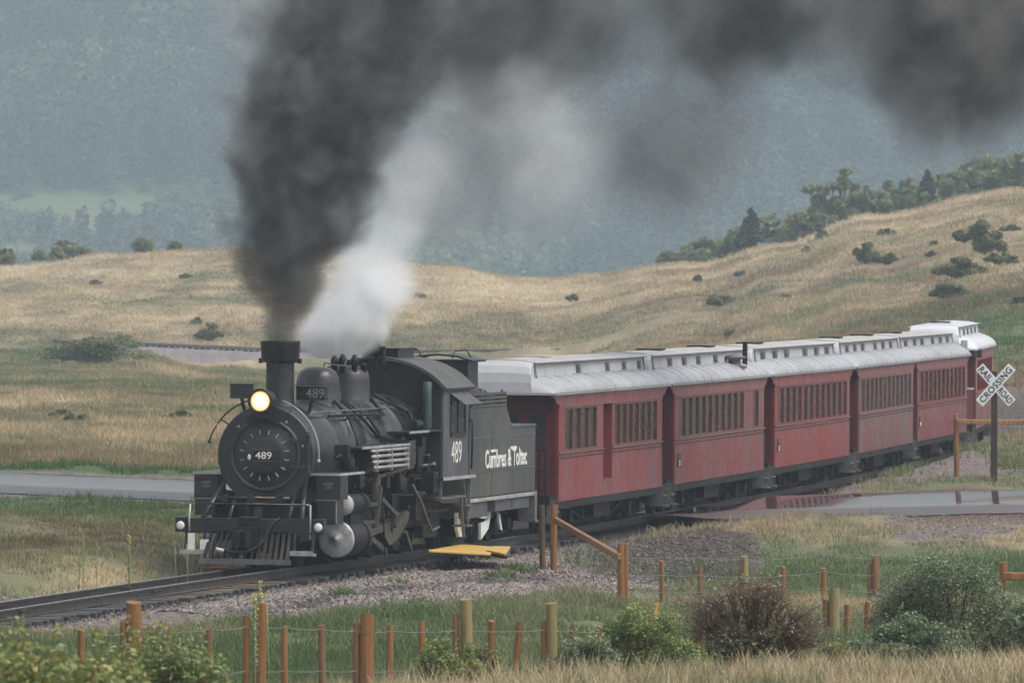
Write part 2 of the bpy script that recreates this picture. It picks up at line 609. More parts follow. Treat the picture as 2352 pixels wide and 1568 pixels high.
def ground_z(X, Y):
    X, Y = np.asarray(X, float), np.asarray(Y, float)
    z = base_z(X, Y)
    near = sstep(1000, 700, Y)
    z = z + near * ((fbm(X * .35, Y * .12, 3) - .5) * .5 * sstep(60, 240, Y) + (fbm(X * 1.1, Y * .5, 9) - .5) * .22)
    # road bed
    e = np.abs(Y - road_y(X)) - 4.2
    k = 1 - sstep(0, 2.2, e)
    z = z * (1 - k) + (road_z(X, Y) - .06) * k
    # track bed: flat to 1.3 m, then a ballast shoulder
    d, s = track_dist(X, Y)
    zr = -GRADE * s - .30
    on = (Y > 60) & (Y < 360)
    a = np.abs(d)
    k = np.where(on, 1 - sstep(1.35, np.where(d > 0, 4.6, 3.4), a), 0)
    z = z * (1 - k) + zr * k
    return z


def px_of(X, Y, z=None):
    """picture column and row of a ground point (used only to lay out the fields)"""
    if z is None: z = ground_z(X, Y)
    c, s = math.cos(PITCH), math.sin(PITCH)
    zz = z - HC
    d = Y * c - zz * s
    u = zz * c + Y * s
    return 1176 + F * X / d, 784 - F * u / d


def lerp1(x, xs, ys):
    return np.interp(x, xs, ys)


def fields(X, Y):
    """tone (0 straw .. 1 green), rust, gravel, of the ground at world points"""
    X, Y = np.asarray(X, float), np.asarray(Y, float)
    px = 1176 + F * X / np.maximum(Y, 1)
    n1 = fbm(X * .10, Y * .022, 21)
    n2 = fbm(X * .5, Y * .10, 31)
    n3 = fbm(X * 1.6, Y * .5, 41)
    n4 = fbm(X * .045 + 3, Y * .05 + 8, 25, 3)
    nn = (n1 - .5) * .8 + (n2 - .5) * .75 + (n3 - .5) * .4 + (n4 - .5) * .6
    tone = np.full(X.shape, .3)
    far = Y > 232
    left = sstep(1500, 600, px)
    tl = lerp1(Y, [232, 245, 262, 290, 330, 380, 420, 470, 520, 560, 590, 640, 690, 735], [.40, .34, .36, .26, .34, .46, .52, .52, .50, .44, .34, .18, .22, .16])
    trr = lerp1(Y, [232, 260, 300, 350, 420, 520, 640, 735], [.60, .55, .40, .34, .36, .32, .30, .27])
    trr = trr + .22 * sstep(1950, 2300, px) * sstep(560, 430, Y)
    tone = np.where(far, tl * left + trr * (1 - left), tone)
    rust = np.where(far, np.clip((fbm(X * .16 + 9, Y * .05, 51) - .46) * 1.9, 0, .75) * (1 - .55 * left), 0)
    rust = rust + np.where(far, .40 * np.exp(-((Y - 246) / 9) ** 2) * left, 0)
    # between the road and the near fence
    d, s = track_dist(X, Y)
    lv = lerp1(Y, [150, 165, 180, 195, 205, 213], [.66, .72, .70, .74, .80, .80])
    mid = (Y > 138) & ~far
    tone = np.where(mid & (d < 0), lv, tone)
    rust = np.where(mid & (d < 0), np.clip((n2 - .45) * 1.6, 0, .5) * sstep(212, 196, Y), rust)
    rv = lerp1(Y, [138, 150, 165, 175, 186, 196, 204, 213, 232], [.80, .78, .56, .60, .80, .84, .50, .42, .60])
    tone = np.where(mid & (d >= 0), rv, tone)
    tone = np.where(mid & (d >= 0) & (px > 1800), tone - .16 * np.exp(-((Y - 166) / 8) ** 2), tone)
    # the near strip
    nv = lerp1(Y, [60, 105, 111, 117, 123, 140], [.5, .24, .06, .12, .55, .76])
    nv = nv + .36 * sstep(1300, 500, px)
    tone = np.where(Y <= 138, nv, tone)
    rust = np.where(Y <= 138, .05, rust)
    tone = np.clip(tone + nn * np.where(far, .85, .85), 0, 1)
    rust = np.clip(rust + (n3 - .55) * .25, 0, .8)
    # gravel and cinders
    g = np.where((Y > 130) & (Y < 330), 1 - sstep(2.7, 3.7, np.abs(d) - (n2 - .5) * 2.6 - np.where(d > 0, np.interp(Y, [135, 147, 156, 186, 200], [1.2, 2.8, 4.5, 4.1, 1.0]), -1.2)), 0)
    e = np.abs(Y - road_y(X)) - 4.0
    g = np.maximum(g, np.where(Y < 260, 1 - sstep(.3, 3.2, e + (n2 - .5) * 3.0), 0) * .85)
    bank = sstep(1270, 1400, px) * sstep(1790, 1700, px) * sstep(182, 189, Y) * sstep(207, 202, Y + (n2 - .5) * 9) * (d > 0)
    bank2 = sstep(1950, 2100, px) * sstep(203, 207, Y + (n2 - .5) * 10) * sstep(217, 213, Y) * .8 * (n2 > .42)
    g = np.clip(np.maximum(np.maximum(g, bank), bank2), 0, 1)
    g = np.where((Y > 230) & (Y < 330) & (d > 1.5) & (px > 2050), np.maximum(g, .75 * sstep(.40, .55, n2) * sstep(310, 280, Y)), g)
    tone = np.where(Y > 900, np.clip(.86 - .24 * np.exp(-((Y - 2200) / 22) ** 2) * sstep(700, 500, px) * (.5 + fbm(X * .08, Y * .06, 91)), 0, 1), tone)
    rust = np.where(Y > 900, 0, rust)
    # red cinder shoulder
    red = np.clip(np.where((Y < 260), 1 - sstep(.4, 2.6, e), 0) + bank * .55, 0, 1) * (px > 1000)
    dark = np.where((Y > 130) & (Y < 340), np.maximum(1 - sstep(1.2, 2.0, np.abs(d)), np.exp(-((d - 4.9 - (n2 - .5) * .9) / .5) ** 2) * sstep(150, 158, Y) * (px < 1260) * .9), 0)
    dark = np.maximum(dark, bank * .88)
    return tone, rust, g, red, dark


cols = np.concatenate([np.linspace(-900, -120, 14), np.linspace(-80, 2440, 190), np.linspace(2500, 3300, 14)])
rows = np.concatenate([np.linspace(35, 135, 34), np.linspace(136, 262, 190), np.linspace(264, 780, 150), np.linspace(800, 2100, 14), np.linspace(2150, 2800, 24)])
gx, gy = np.meshgrid(cols, rows)
GX = (gx - 1176) / F * gy
GZ = ground_z(GX, gy)
tone, rust, grav, redg, dark = fields(GX, gy)
nr, nc = GX.shape
idx = np.arange(nr * nc).reshape(nr, nc)
q = np.stack([idx[:-1, :-1], idx[:-1, 1:], idx[1:, 1:], idx[1:, :-1]], -1).reshape(-1, 4)
gm = bpy.data.materials.new("ground_soil_and_turf")
gm.use_nodes = True
t = NT(gm)
soil = t.ramp(t.math('ADD', t.attr('tone'), t.math('MULTIPLY', t.math('SUBTRACT', t.noise(2.2, 5, .65, 'Object'), .5), .5)), [(p, tuple(v * .72 for v in c)) for p, c in GRASS])
soil = t.mix(t.attr('rust'), soil, (.19, .10, .065))
vo = t.n("TexVoronoi", i_Scale=13.0)
t.l(t.n("TexCoord").outputs['Object'], vo.inputs['Vector'])
sepc = t.n("SeparateColor")
t.l(vo.outputs['Color'], sepc.inputs[0])
stone = t.ramp(sepc.outputs[0], [(0, (.055, .047, .043)), (.35, (.135, .108, .095)), (.65, (.195, .155, .138)), (.9, (.26, .21, .185)), (1, (.17, .085, .055))])
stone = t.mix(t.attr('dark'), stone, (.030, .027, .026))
stone = t.mix(t.math('MULTIPLY', t.attr('red'), .75), stone, (.10, .045, .04))
gf = t.math('ADD', t.attr('gravel'), t.math('MULTIPLY', t.math('SUBTRACT', t.noise(1.4, 5, .7, 'Object'), .5), .9))
gf = t.n("MapRange", i_1=.35, i_2=.6)
gsum = t.math('ADD', t.attr('gravel'), t.math('MULTIPLY', t.math('SUBTRACT', t.noise(1.4, 5, .7, 'Object'), .5), .9))
t.l(gsum, gf.inputs[0])
t.l(t.mix(gf.outputs[0], soil, stone), t.b.inputs['Base Color'])
t.b.inputs['Roughness'].default_value = .75
t.b.inputs['Specular IOR Level'].default_value = .3
t.bump(vo.outputs['Distance'], .8, .06)
me = np_mesh("ground", np.stack([GX, gy, GZ], -1).reshape(-1, 3), q,
             {'tone': tone.ravel(), 'rust': rust.ravel(), 'gravel': grav.ravel(), 'red': redg.ravel(), 'dark': dark.ravel()}, True)
tag(link("ground", me, gm), kind='structure')

# ---- wet road, with real camber and a worn edge
rm = bpy.data.materials.new("wet_asphalt")
rm.use_nodes = True
t = NT(rm)
c = t.ramp(t.noise(1.1, 6, .65, stretch=(.25, 1.2, 1)), [(.3, (.038, .037, .038)), (.7, (.075, .071, .071))])
mud = t.attr('mud')
c = t.mix(t.math('MULTIPLY', mud, .8), c, (.13, .065, .055))
t.l(c, t.b.inputs['Base Color'])
cb = t.n('CombineXYZ')
t.l(t.math('MULTIPLY', t.attr('across'), 5.0), cb.inputs[0])
sx_ = t.n('SeparateXYZ')
t.l(t.n('TexCoord').outputs['Object'], sx_.inputs[0])
t.l(t.math('MULTIPLY', sx_.outputs[0], .05), cb.inputs[1])
wet = t.ramp(t.noise(1.0, 4, .6, vec=cb.outputs[0]), [(.36, (.015, .015, .015)), (.68, (.10, .10, .10))])
wet = t.mix(t.attr('edge'), wet, (.5, .5, .5))
t.l(wet, t.b.inputs['Roughness'])
t.b.inputs['Specular IOR Level'].default_value = 1.0
t.bump(t.noise(30, 3), .04, .004)
rx = np.linspace(-40, 40, 400)
ry = np.linspace(-1, 1, 25)
xx, ee = np.meshgrid(rx, ry)
wob = (fbm(xx * .9, ee * 0, 77) - .5) * .35 * np.sign(ee) * (np.abs(ee) > .95)
yy = road_y(xx, ee) + wob
zz = road_z(xx, yy) - .035 + .09 * (1 - ee ** 4)
d, s = track_dist(xx, yy)
zz = np.where(np.abs(d) < 2.6, zz * sstep(1.2, 2.6, np.abs(d)) + (-GRADE * s - .02) * (1 - sstep(1.2, 2.6, np.abs(d))), zz)
m_, n_ = xx.shape
idx = np.arange(m_ * n_).reshape(m_, n_)
q = np.stack([idx[:-1, :-1], idx[:-1, 1:], idx[1:, 1:], idx[1:, :-1]], -1).reshape(-1, 4)
edge = sstep(-.42, -.62, ee) * .95 + sstep(.88, 1, ee) * .6
mudv = np.clip(sstep(8, 3, np.abs(d)) * .5 + edge * .4, 0, 1) * (xx > 0)
tag(link("road", np_mesh("road", np.stack([xx, yy, zz], -1).reshape(-1, 3), q, {'edge': edge.ravel(), 'mud': mudv.ravel(), 'across': ee.ravel()}, True), rm), kind='structure')

# ------------------------------------------------------------------ the railway track
trk = empty("railway_track", Matrix.Translation(TR(0)))
tag(trk, 'single steel railway track on dark sleepers running under the train', 'railway track')
inv = trk.matrix_world.inverted()
GA = .47


def offs(s, off, dz=0.0):
    a, b = TR(s - .5), TR(s + .5)
    y = (b - a).normalized()
    x = y.cross(Vector((0, 0, 1))).normalized()
    return TR(s) + x * off + Vector((0, 0, dz))


ss = np.concatenate([np.arange(-60, 150, 1.0)])
for sgn in (-1, 1):
    for nm, prof, mm in (("rail", [(-.065, -.18), (.065, -.18), (.065, -.165), (.012, -.145), (.010, -.05), (.036, -.04), (.036, -.004), (-.036, -.004), (-.036, -.04), (-.010, -.05), (-.012, -.145), (-.065, -.165)], M['rail']),
                         ("rail_head", [(-.030, -.005), (.030, -.005), (.026, .002), (-.026, .002)], M['railtop'])):
        b = MB()
        n = len(prof)
        vs = []
        for s_ in ss:
            for u, v in prof: vs.append(inv @ offs(float(s_), sgn * GA + u, v))
        fs = [(k * n + i, k * n + (i + 1) % n, (k + 1) * n + (i + 1) % n, (k + 1) * n + i) for k in range(len(ss) - 1) for i in range(n)]
        b.add(vs, fs)
        if nm == "rail":
            ro = b.build(nm, mm, trk)
        else:
            b.build(nm, mm, ro)
k = 0
for s_ in np.arange(-26, 60, .56):
    if k >= 98: break
    k += 1
    b = MB()
    j = random.uniform
    fm = Matrix.Translation(offs(float(s_), j(-.06, .06), -.275 + j(-.012, .012)))
    a_, b_ = TR(s_ - .5), TR(s_ + .5)
    yv = (b_ - a_).normalized()
    ang = math.atan2(yv.x, yv.y)
    Mr = Matrix.Rotation(-ang + j(-.03, .03), 3, 'Z')
    b.obox(inv @ fm.translation, (2.25 + j(-.12, .12), .20, .18), Mr)
    o = b.build("sleeper", M['tie'], trk, .01)
    o['label'] = 'old dark wooden sleeper'
for s_, sg in ((-17.6, -1), (-19.6, 1), (-9.6, 1), (-8.3, -1)):
    b = MB()
    for side in (-1, 1):
        p0, p1 = inv @ offs(s_ - .3, sg * GA + side * .028, -.082), inv @ offs(s_ + .3, sg * GA + side * .028, -.082)
        b.bar(p0, p1, .025, .075)
        for t_ in (-.22, -.08, .08, .22):
            b.cyl(inv @ offs(s_ + t_, sg * GA + side * .03, -.08), inv @ offs(s_ + t_, sg * GA + side * .065, -.08), .016, n=6)
    b.build("joint_bar", M['rail'], trk)

# far stretch of the line on the hillside behind
fb = empty("distant_railway_track", Matrix.Translation(Vector(W(450, 800, 566))))
tag(fb, 'distant railway track on a pale gravel bank behind the locomotive', 'railway track')
fi = fb.matrix_world.inverted()
pts = [(p, 566 + 4 * math.sin((p - 300) / 500)) for p in np.linspace(120, 1500, 90)]
rowy = lambda p: np.interp(p, [120, 310, 600, 1000, 1500], [788, 793, 806, 812, 806])
bank_, top_ = MB(), MB()
vs, tone_v = [], []
lower = lambda p: np.interp(p, [120, 300, 420, 600, 1000, 1500], [6, 8, 34, 62, 70, 60])
for p, Y in pts:
    a = W(p, rowy(p), Y)
    h = float(lower(p)) / 36.0
    for dy, dz in ((6, -.3), (1.5, 0), (-1.5, 0), (-1.5 - 1.7 * h, -h * 1.05), (-2.5 - 2.2 * h, -h * 1.35 - .4)):
        wv = a + Vector((0, dy, dz + (random.random() - .5) * .06))
        vs.append(fi @ wv)
n = 5
bank_.add(vs, [(k * n + i, (k + 1) * n + i, (k + 1) * n + i + 1, k * n + i + 1) for k in range(len(pts) - 1) for i in range(n - 1)])
M['farballast'] = mat('pale_ballast', (.19, .165, .17), .8, var=.35, scale=1.2, dirt=((.11, .085, .07), .6))
bank_.build("ballast_bank", M['farballast'], fb)
for dy in (-.45, .45):
    b = MB()
    b.tube([fi @ (W(p, rowy(p), Y) + Vector((0, dy, .17))) for p, Y in pts], .07, 6)
    b.build("rail", M['rail'], fb)
b = MB()
for p in np.arange(130, 1490, 14):
    Y = 566 + 4 * math.sin((p - 300) / 500)
    c = fi @ W(p, rowy(p), Y)
    b.box(c.x - .12, c.x + .12, c.y - 1.2, c.y + 1.2, c.z, c.z + .13)
o = b.build("sleepers", M['tie'], fb)
o['kind'] = 'stuff'

# ------------------------------------------------------------------ the locomotive
def side_mat(x, y, z):
    """lettering on a right-hand side (+x): reads along +y"""
    m = Matrix(((0, -1, 0), (1, 0, 0), (0, 0, 1))).to_4x4()
    m.translation = (x, y, z)
    return m


loco = empty("steam_locomotive", frame(0.0, 13.5))
tag(loco, 'black steam locomotive with lit headlight and numbers 489 heading the train', 'locomotive')
L = loco
ZB, RB = 2.265, .99           # boiler centre height and smokebox radius

# boiler and smokebox
b = MB()
prof = [(RB - .03, 1.22), (RB, 1.26), (RB, 3.3), (RB + .015, 3.31), (RB + .015, 3.42), (RB - .03, 3.43), (RB - .02, 5.0), (RB + .01, 5.01), (RB + .01, 5.12), (RB - .01, 5.13),
        (RB + .03, 6.6), (RB + .06, 6.61), (RB + .06, 6.72), (RB + .05, 6.73), (RB + .12, 8.6), (RB + .14, 8.61), (RB + .14, 8.7), (RB + .12, 8.71), (RB + .13, 10.7)]
b.lathe(prof, (0, 0, ZB), (0, 1, 0), 56)
b.build("boiler", M['boiler'], L)
# smokebox front: ring, dished door, clamps
b = MB()
b.lathe([(RB - .02, 1.26), (RB + .008, 1.22), (RB + .008, 1.17), (RB - .012, 1.145), (RB - .24, 1.14)], (0, 0, ZB), (0, 1, 0), 72, False)
b.lathe([(RB - .24, 1.14), (RB - .25, 1.09), (RB - .29, 1.07), (RB - .33, 1.09), (RB - .34, 1.12)], (0, 0, ZB), (0, 1, 0), 64)
b.lathe([(RB - .34, 1.12), (.50, 1.085), (.44, 1.06), (.40, 1.03), (.3, 1.012), (.0, 1.0)], (0, 0, ZB), (0, 1, 0), 64)
sf = b.build("smokebox_front", M['front'], L)
b = MB()
for i in range(20):
    t = 2 * math.pi * i / 20 + .08
    r = RB - .12
    b.cyl((r * math.cos(t), 1.145, ZB + r * math.sin(t)), (r * math.cos(t), 1.115, ZB + r * math.sin(t)), .016, n=6)
b.build("rivets", M['front'], sf)
b = MB()
for i in range(16):
    t = 2 * math.pi * i / 16 + .2
    r0, r1 = .425, .50
    b.bar((r0 * math.cos(t), 1.03, ZB + r0 * math.sin(t)), (r1 * math.cos(t), 1.06, ZB + r1 * math.sin(t)), .022, .02)
    b.cyl((r1 * math.cos(t), 1.08, ZB + r1 * math.sin(t)), (r1 * math.cos(t), 1.02, ZB + r1 * math.sin(t)), .015, n=6)
for a_ in (2.35, 1.0, .25):
    b.cyl((.80 * math.cos(a_), 1.14, ZB + .80 * math.sin(a_)), (.80 * math.cos(a_), 1.10, ZB + .80 * math.sin(a_)), .028, n=8)
b.build("door_clamps", M['steel'], sf)
b = MB().box(-.215, .215, .975, .998, ZB - .125, ZB + .125)
npl = b.build("number_plate", M['black2'], L, .008)
b = MB()
for z0, z1 in ((.108, .122), (-.122, -.108)): b.box(-.213, .213, .968, .976, ZB + z0, ZB + z1)
b.build("plate_rim", M['grime'], npl)
letters("plate_number", "489", .34, .15, M['letter'], npl, Matrix.Translation((0, .970, ZB)), bold=.012)
b = MB().ball((-.30, .99, ZB - .04), .06, 10, 8, (.6, .3, 1))
b.build("white_paint_mark", M['white'], sf)
# hinges on the right of the front
b = MB()
for z in (.30, -.22):
    b.bar((.52, 1.06, ZB + z), (.93, 1.10, ZB + z), .05, .06)
b.cyl((.90, 1.10, ZB - .35), (.90, 1.10, ZB + .42), .035, n=10)
b.build("door_hinge", M['front'], sf)

# chimney with its tall extension and spark arrestor
b = MB()
b.lathe([(.46, 2.95), (.36, 3.16), (.30, 3.3), (.285, 3.45), (.285, 4.2)], (0, 2.3, 0), (0, 0, 1), 32)
st = b.build("smokestack", M['black'], L)
b = MB()
b.lathe([(.285, 4.1), (.375, 4.15), (.385, 4.18), (.405, 4.52), (.415, 4.54), (.40, 4.56), (.31, 4.56), (.29, 4.3)], (0, 2.3, 0), (0, 0, 1), 32)
for sx in (-1, 1):
    b.box(sx * .40 - .04, sx * .40 + .04, 2.25, 2.35, 4.10, 4.20)
b.build("spark_arrestor", M['black'], st)

# headlight
b = MB()
b.lathe([(.0, 1.20), (.19, 1.18), (.235, 1.10), (.245, .72), (.255, .70), (.255, .64), (.20, .64), (.195, .69)], (0, 0, 3.36), (0, 1, 0), 28)
b.box(-.16, .16, .72, 1.2, 3.02, 3.16)
b.bar((-.2, .95, 3.1), (-.14, .95, 2.98), .05, .4)
b.bar((.2, .95, 3.1), (.14, .95, 2.98), .05, .4)
hl = b.build("headlight", M['black'], L)
pl_ = bpy.data.lights.new("headlight_lamp", 'SPOT')
pl_.energy = 160
pl_.color = (1, .62, .25)
pl_.spot_size = R(165)
pl_.spot_blend = .6
pl_.shadow_soft_size = .15
lo_ = bpy.data.objects.new("headlight_lamp", pl_)
C.objects.link(lo_)
lo_.parent = hl
lo_.location = (0, .56, 3.36)
lo_.rotation_euler = (R(-72), 0, 0)
b = MB()
b.lathe([(.0, .655), (.10, .66), (.16, .670), (.195, .685)], (0, 0, 3.36), (0, 1, 0), 28)
b.build("lens", M['lamp'], hl)
# number boards either side of the chimney
for sx, y0 in ((-1, 1.2), (1, 2.6)):
    b = MB()
    ang = R(20) * sx
    Mr = Matrix.Rotation(-ang * (1 if sx < 0 else .4), 3, 'Z')
    cpos = Vector((-.52, y0, 3.55)) if sx < 0 else Vector((.60, y0, 3.50))
    size = (.46, .22, .30) if sx < 0 else (.62, .2, .28)
    b.obox(cpos, size, Mr)
    b.obox(cpos + Mr @ Vector((0, -size[1] / 2 - .006, size[2] / 2 - .012)), (size[0] + .02, .02, .024), Mr)
    b.obox(cpos + Mr @ Vector((0, -size[1] / 2 - .006, -size[2] / 2 + .012)), (size[0] + .02, .02, .024), Mr)
    b.bar(cpos + Vector((0, 0, -.14)), (cpos.x * .8, y0 + .05, 2.95), .06, .06)
    nb = b.build("number_board", M['black'], L, .006)
    if sx > 0:
        mm = Mr.to_4x4()
        mm.translation = cpos + Mr @ Vector((.10, -size[1] / 2 - .004, 0))
        letters("board_number", "489", .40, .19, M['dimwhite'], nb, mm, bold=.006)

# domes, safety valves, bell, whistle
b = MB()
b.lathe([(.60, 3.02), (.50, 3.16), (.455, 3.26), (.45, 3.62), (.43, 3.78), (.37, 3.90), (.26, 3.97), (.12, 4.0), (0, 4.005)], (0, 5.5, 0), (0, 0, 1), 32)
b.build("sand_dome", M['boiler'], L)
b = MB()
b.lathe([(.66, 3.0), (.52, 3.18), (.47, 3.26), (.465, 3.66), (.44, 3.82), (.38, 3.92), (.22, 3.99), (0, 4.0)], (0, 8.1, 0), (0, 0, 1), 32)
sd = b.build("steam_dome", M['boiler'], L)
for dx, dy, h in ((-.16, -.5, .34), (.0, -.45, .37), (.22, -.3, .36), (.36, -.1, .18)):
    b = MB()
    b.lathe([(.06, 3.86), (.06, 4.0), (.085, 4.02), (.085, 3.86 + h * .78), (.06, 3.86 + h * .85), (.035, 3.86 + h), (0, 3.87 + h)], (dx, 8.1 + dy, 0), (0, 0, 1), 12)
    b.build("safety_valve", M['black2'], sd)
b = MB()
b.lathe([(.05, 3.9), (.05, 4.2), (.10, 4.22), (.10, 4.42), (.065, 4.45), (.065, 4.6), (.03, 4.62), (0, 4.62)], (.18, 9.9, 0), (0, 0, 1), 14)
b.cyl((.32, 9.9, 4.0), (.32, 9.9, 4.38), .06, n=10)
b.build("whistle", M['black2'], L)
b = MB()
b.tube([(-.3, 7.2, 3.95), (-.2, 6.9, 4.06), (.05, 6.75, 4.02), (.15, 7.2, 4.0), (.1, 7.55, 4.1)], .014, 6)
b.build("whistle_cord", M['grime'], L)
b = MB()
b.lathe([(.18, 0), (.165, .05), (.12, .16), (.08, .24), (.03, .27), (0, .28)], (-.1, 6.85, 3.34), (0, 0, 1), 20)
b.bar((-.34, 6.85, 3.2), (-.30, 6.85, 3.62), .05, .05)
b.bar((.14, 6.85, 3.2), (.10, 6.85, 3.62), .05, .05)
b.build("bell", M['grime'], L)

# hand rails that follow the smokebox
for sx in (-1, 1):
    arc = []
    for i in range(15):
        t = R(72 - i * (4.2 if sx < 0 else 5.6))
        arc.append((sx * (RB + .16) * math.cos(t), 1.12 - .012 * i, ZB + (RB + .16) * math.sin(t)))
    if sx > 0: arc.append((RB + .16, .95, ZB - .10))
    b = MB().tube(arc, .016, 8)
    for i in (2, 8):
        a_ = Vector(arc[i])
        b.tube([a_, Vector((0, a_.y + .1, ZB)) + (Vector((a_.x, a_.y, a_.z)) - Vector((0, a_.y, ZB))) * .86], .016, 6)
    b.ball(arc[-1], .04, 8, 6)
    o = b.build("hand_rail", M['edge'] if sx > 0 else M['black2'], L)
    o['label'] = 'bright curved hand rail' if sx > 0 else 'black curved hand rail'
    b = MB().tube([(sx * (RB + .02) * .72, 2.0 + i * .8, ZB + (RB + .12) * .76) for i in range(11)], .02, 6)
    for i in range(0, 11, 2):
        b.tube([(sx * (RB + .02) * .72, 2.0 + i * .8, ZB + (RB + .12) * .76), (sx * RB * .68, 2.0 + i * .8, ZB + RB * .7)], .015, 6)
    b.build("hand_rail", M['grime'], L)

# pipes over the boiler
b = MB()
b.tube([(.45, 5.7, 3.3), (.85, 5.9, 2.95), (1.05, 6.3, 2.6), (1.10, 7.2, 2.5), (1.12, 8.2, 2.5)], .035, 8)
b.tube([(.4, 5.3, 3.3), (.8, 4.9, 2.98), (1.04, 4.6, 2.6), (1.12, 4.5, 2.3)], .03, 8)
b.tube([(.45, 5.95, 3.3), (.86, 6.3, 2.97), (1.06, 6.6, 2.6), (1.12, 6.7, 2.3)], .03, 8)
b.tube([(.4, 8.4, 3.35), (.9, 7.6, 2.98), (.86, 6.7, 3.0), (.8, 5.2, 3.02), (.76, 3.4, 3.03)], .03, 8)
b.tube([(.5, 8.3, 3.4), (.95, 9.2, 3.05), (.95, 10.6, 3.05)], .035, 8)
b.tube([(1.1, 2.6, 2.2), (1.13, 3.4, 2.28), (1.13, 5.2, 2.28), (1.16, 7.6, 2.28)], .03, 8)
b.tube([(.55, 9.4, 3.3), (1.0, 9.5, 3.0), (1.16, 9.5, 2.5), (1.2, 9.6, 1.9)], .04, 8)
b.build("boiler_pipes", M['black2'], L)
pr = random.Random(11)
for k in range(26):
    y0 = pr.uniform(3.4, 10.2)
    x0 = pr.uniform(1.12, 1.34)
    z0 = pr.uniform(.9, 2.3)
    ln = pr.uniform(.5, 2.0)
    dz = pr.choice((0, 0, -.35, .3, -.8))
    r_ = pr.uniform(.014, .032)
    p0, p1 = (x0, y0, z0), (x0 + pr.uniform(-.04, .06), min(10.6, y0 + ln), z0 + pr.uniform(-.05, .05))
    path = [p0, p1]
    if dz: path.append((p1[0] + .03, p1[1] + .08, p1[2] + dz))
    if pr.random() < .5: path.insert(0, (p0[0] - .12, p0[1] - .05, p0[2] + pr.uniform(-.5, .5)))
    b = MB().tube(path, r_, 6)
    for q in path[1:-1]: b.ball(q, r_ * 1.9, 8, 6)
    b.build("pipe", M['grime'] if k % 4 == 0 else M['black2'], L)
for y0, z0, s_ in ((3.75, 1.55, .2), (5.2, 1.75, .16), (6.1, 1.5, .2), (8.6, 1.9, .26), (9.3, 2.2, .2), (9.8, 1.3, .3)):
    b = MB().box(1.08, 1.08 + s_ * 1.3, y0, y0 + s_ * 1.6, z0, z0 + s_ * 1.5)
    b.cyl((1.08 + s_ * .6, y0 + s_ * .8, z0 + s_ * 1.5), (1.08 + s_ * .6, y0 + s_ * .8, z0 + s_ * 2.2), s_ * .28, n=12)
    b.build("valve_body", M['black2'], L, .01)
b = MB()
for y0 in (3.36, 5.06, 6.66, 8.65):
    pass
# feed pumps and small fittings on the near side
b.lathe([(.13, 0), (.16, .02), (.16, .34), (.12, .38), (.12, .5), (.17, .52), (.17, .9), (.13, .94)], (1.18, 7.9, 1.3), (0, 0, 1), 16)
b.build("air_pump", M['black2'], L)
b = MB().lathe([(.10, 0), (.13, .02), (.13, .3), (.10, .33), (.10, .4)], (1.15, 3.5, 1.85), (0, 0, 1), 14)
b.build("lubricator", M['black2'], L)
MB().box(1.0, 1.25, 3.0, 3.25, 2.15, 2.45).build("junction_box", M['black2'], L)
MB().cyl((1.2, 9.0, 2.75), (1.2, 9.6, 2.75), .1, n=14).build("injector", M['black2'], L)

# running boards, with pale grey edge strips, and the boxes that read KEEP OFF
for sx in (-1, 1):
    b = MB()
    b.box(min(sx * .75, sx * 1.52), max(sx * .75, sx * 1.52), 1.25, 3.35, 1.87, 1.91)
    b.box(min(sx * .95, sx * 1.47), max(sx * .95, sx * 1.47), 3.3, 7.6, 2.36, 2.40)
    b.box(min(sx * .95, sx * 1.47), max(sx * .95, sx * 1.47), 7.5, 10.6, 2.60, 2.64)
    b.box(min(sx * .95, sx * 1.0), max(sx * .95, sx * 1.0), 3.3, 3.36, 1.95, 2.4)
    rb_ = b.build("running_board", M['black'], L)
    b = MB()
    b.box(min(sx * 1.515, sx * 1.53), max(sx * 1.515, sx * 1.53), 1.25, 3.35, 1.865, 1.915)
    b.box(min(sx * .85, sx * 1.53), max(sx * .85, sx * 1.53), 1.235, 1.25, 1.865, 1.915)
    b.box(min(sx * 1.47, sx * 1.482), max(sx * 1.47, sx * 1.482), 3.3, 7.6, 2.355, 2.405)
    b.box(min(sx * 1.47, sx * 1.482), max(sx * 1.47, sx * 1.482), 7.5, 9.3, 2.595, 2.645)
    b.build("edge_strip", M['edge'], rb_)
    b = MB()
    b.box(min(sx * 1.02, sx * 1.52), max(sx * 1.02, sx * 1.52), 1.30, 1.95, 1.40, 1.868)
    b.box(min(sx * 1.0, sx * 1.54), max(sx * 1.0, sx * 1.54), 1.28, 1.97, 1.38, 1.40)
    x0, x1 = (1.05, 1.44) if sx > 0 else (-1.50, -1.08)
    b.box(x0, x1, 1.30, 1.9, .88 if sx > 0 else 1.04, 1.38)
    tb = b.build("front_box", M['black'], L, .006)
    b = MB()
    zz = .94
    b.box(x0 - .03, x1 + .02, 1.285, 1.30, 1.365, 1.38)
    if sx > 0: b.box(x1 - .012, x1 + .006, 1.28, 1.30, .90, 1.35)
    b.build("box_edge", M['edge'], tb)
    letters("lettering", "KEEP", .20, .055, M['dimwhite'], tb, Matrix.Translation((sx * 1.27, 1.296, 1.70)), bold=.01)
    letters("lettering", "OFF", .15, .055, M['dimwhite'], tb, Matrix.Translation((sx * 1.27, 1.296, 1.625)), bold=.01)

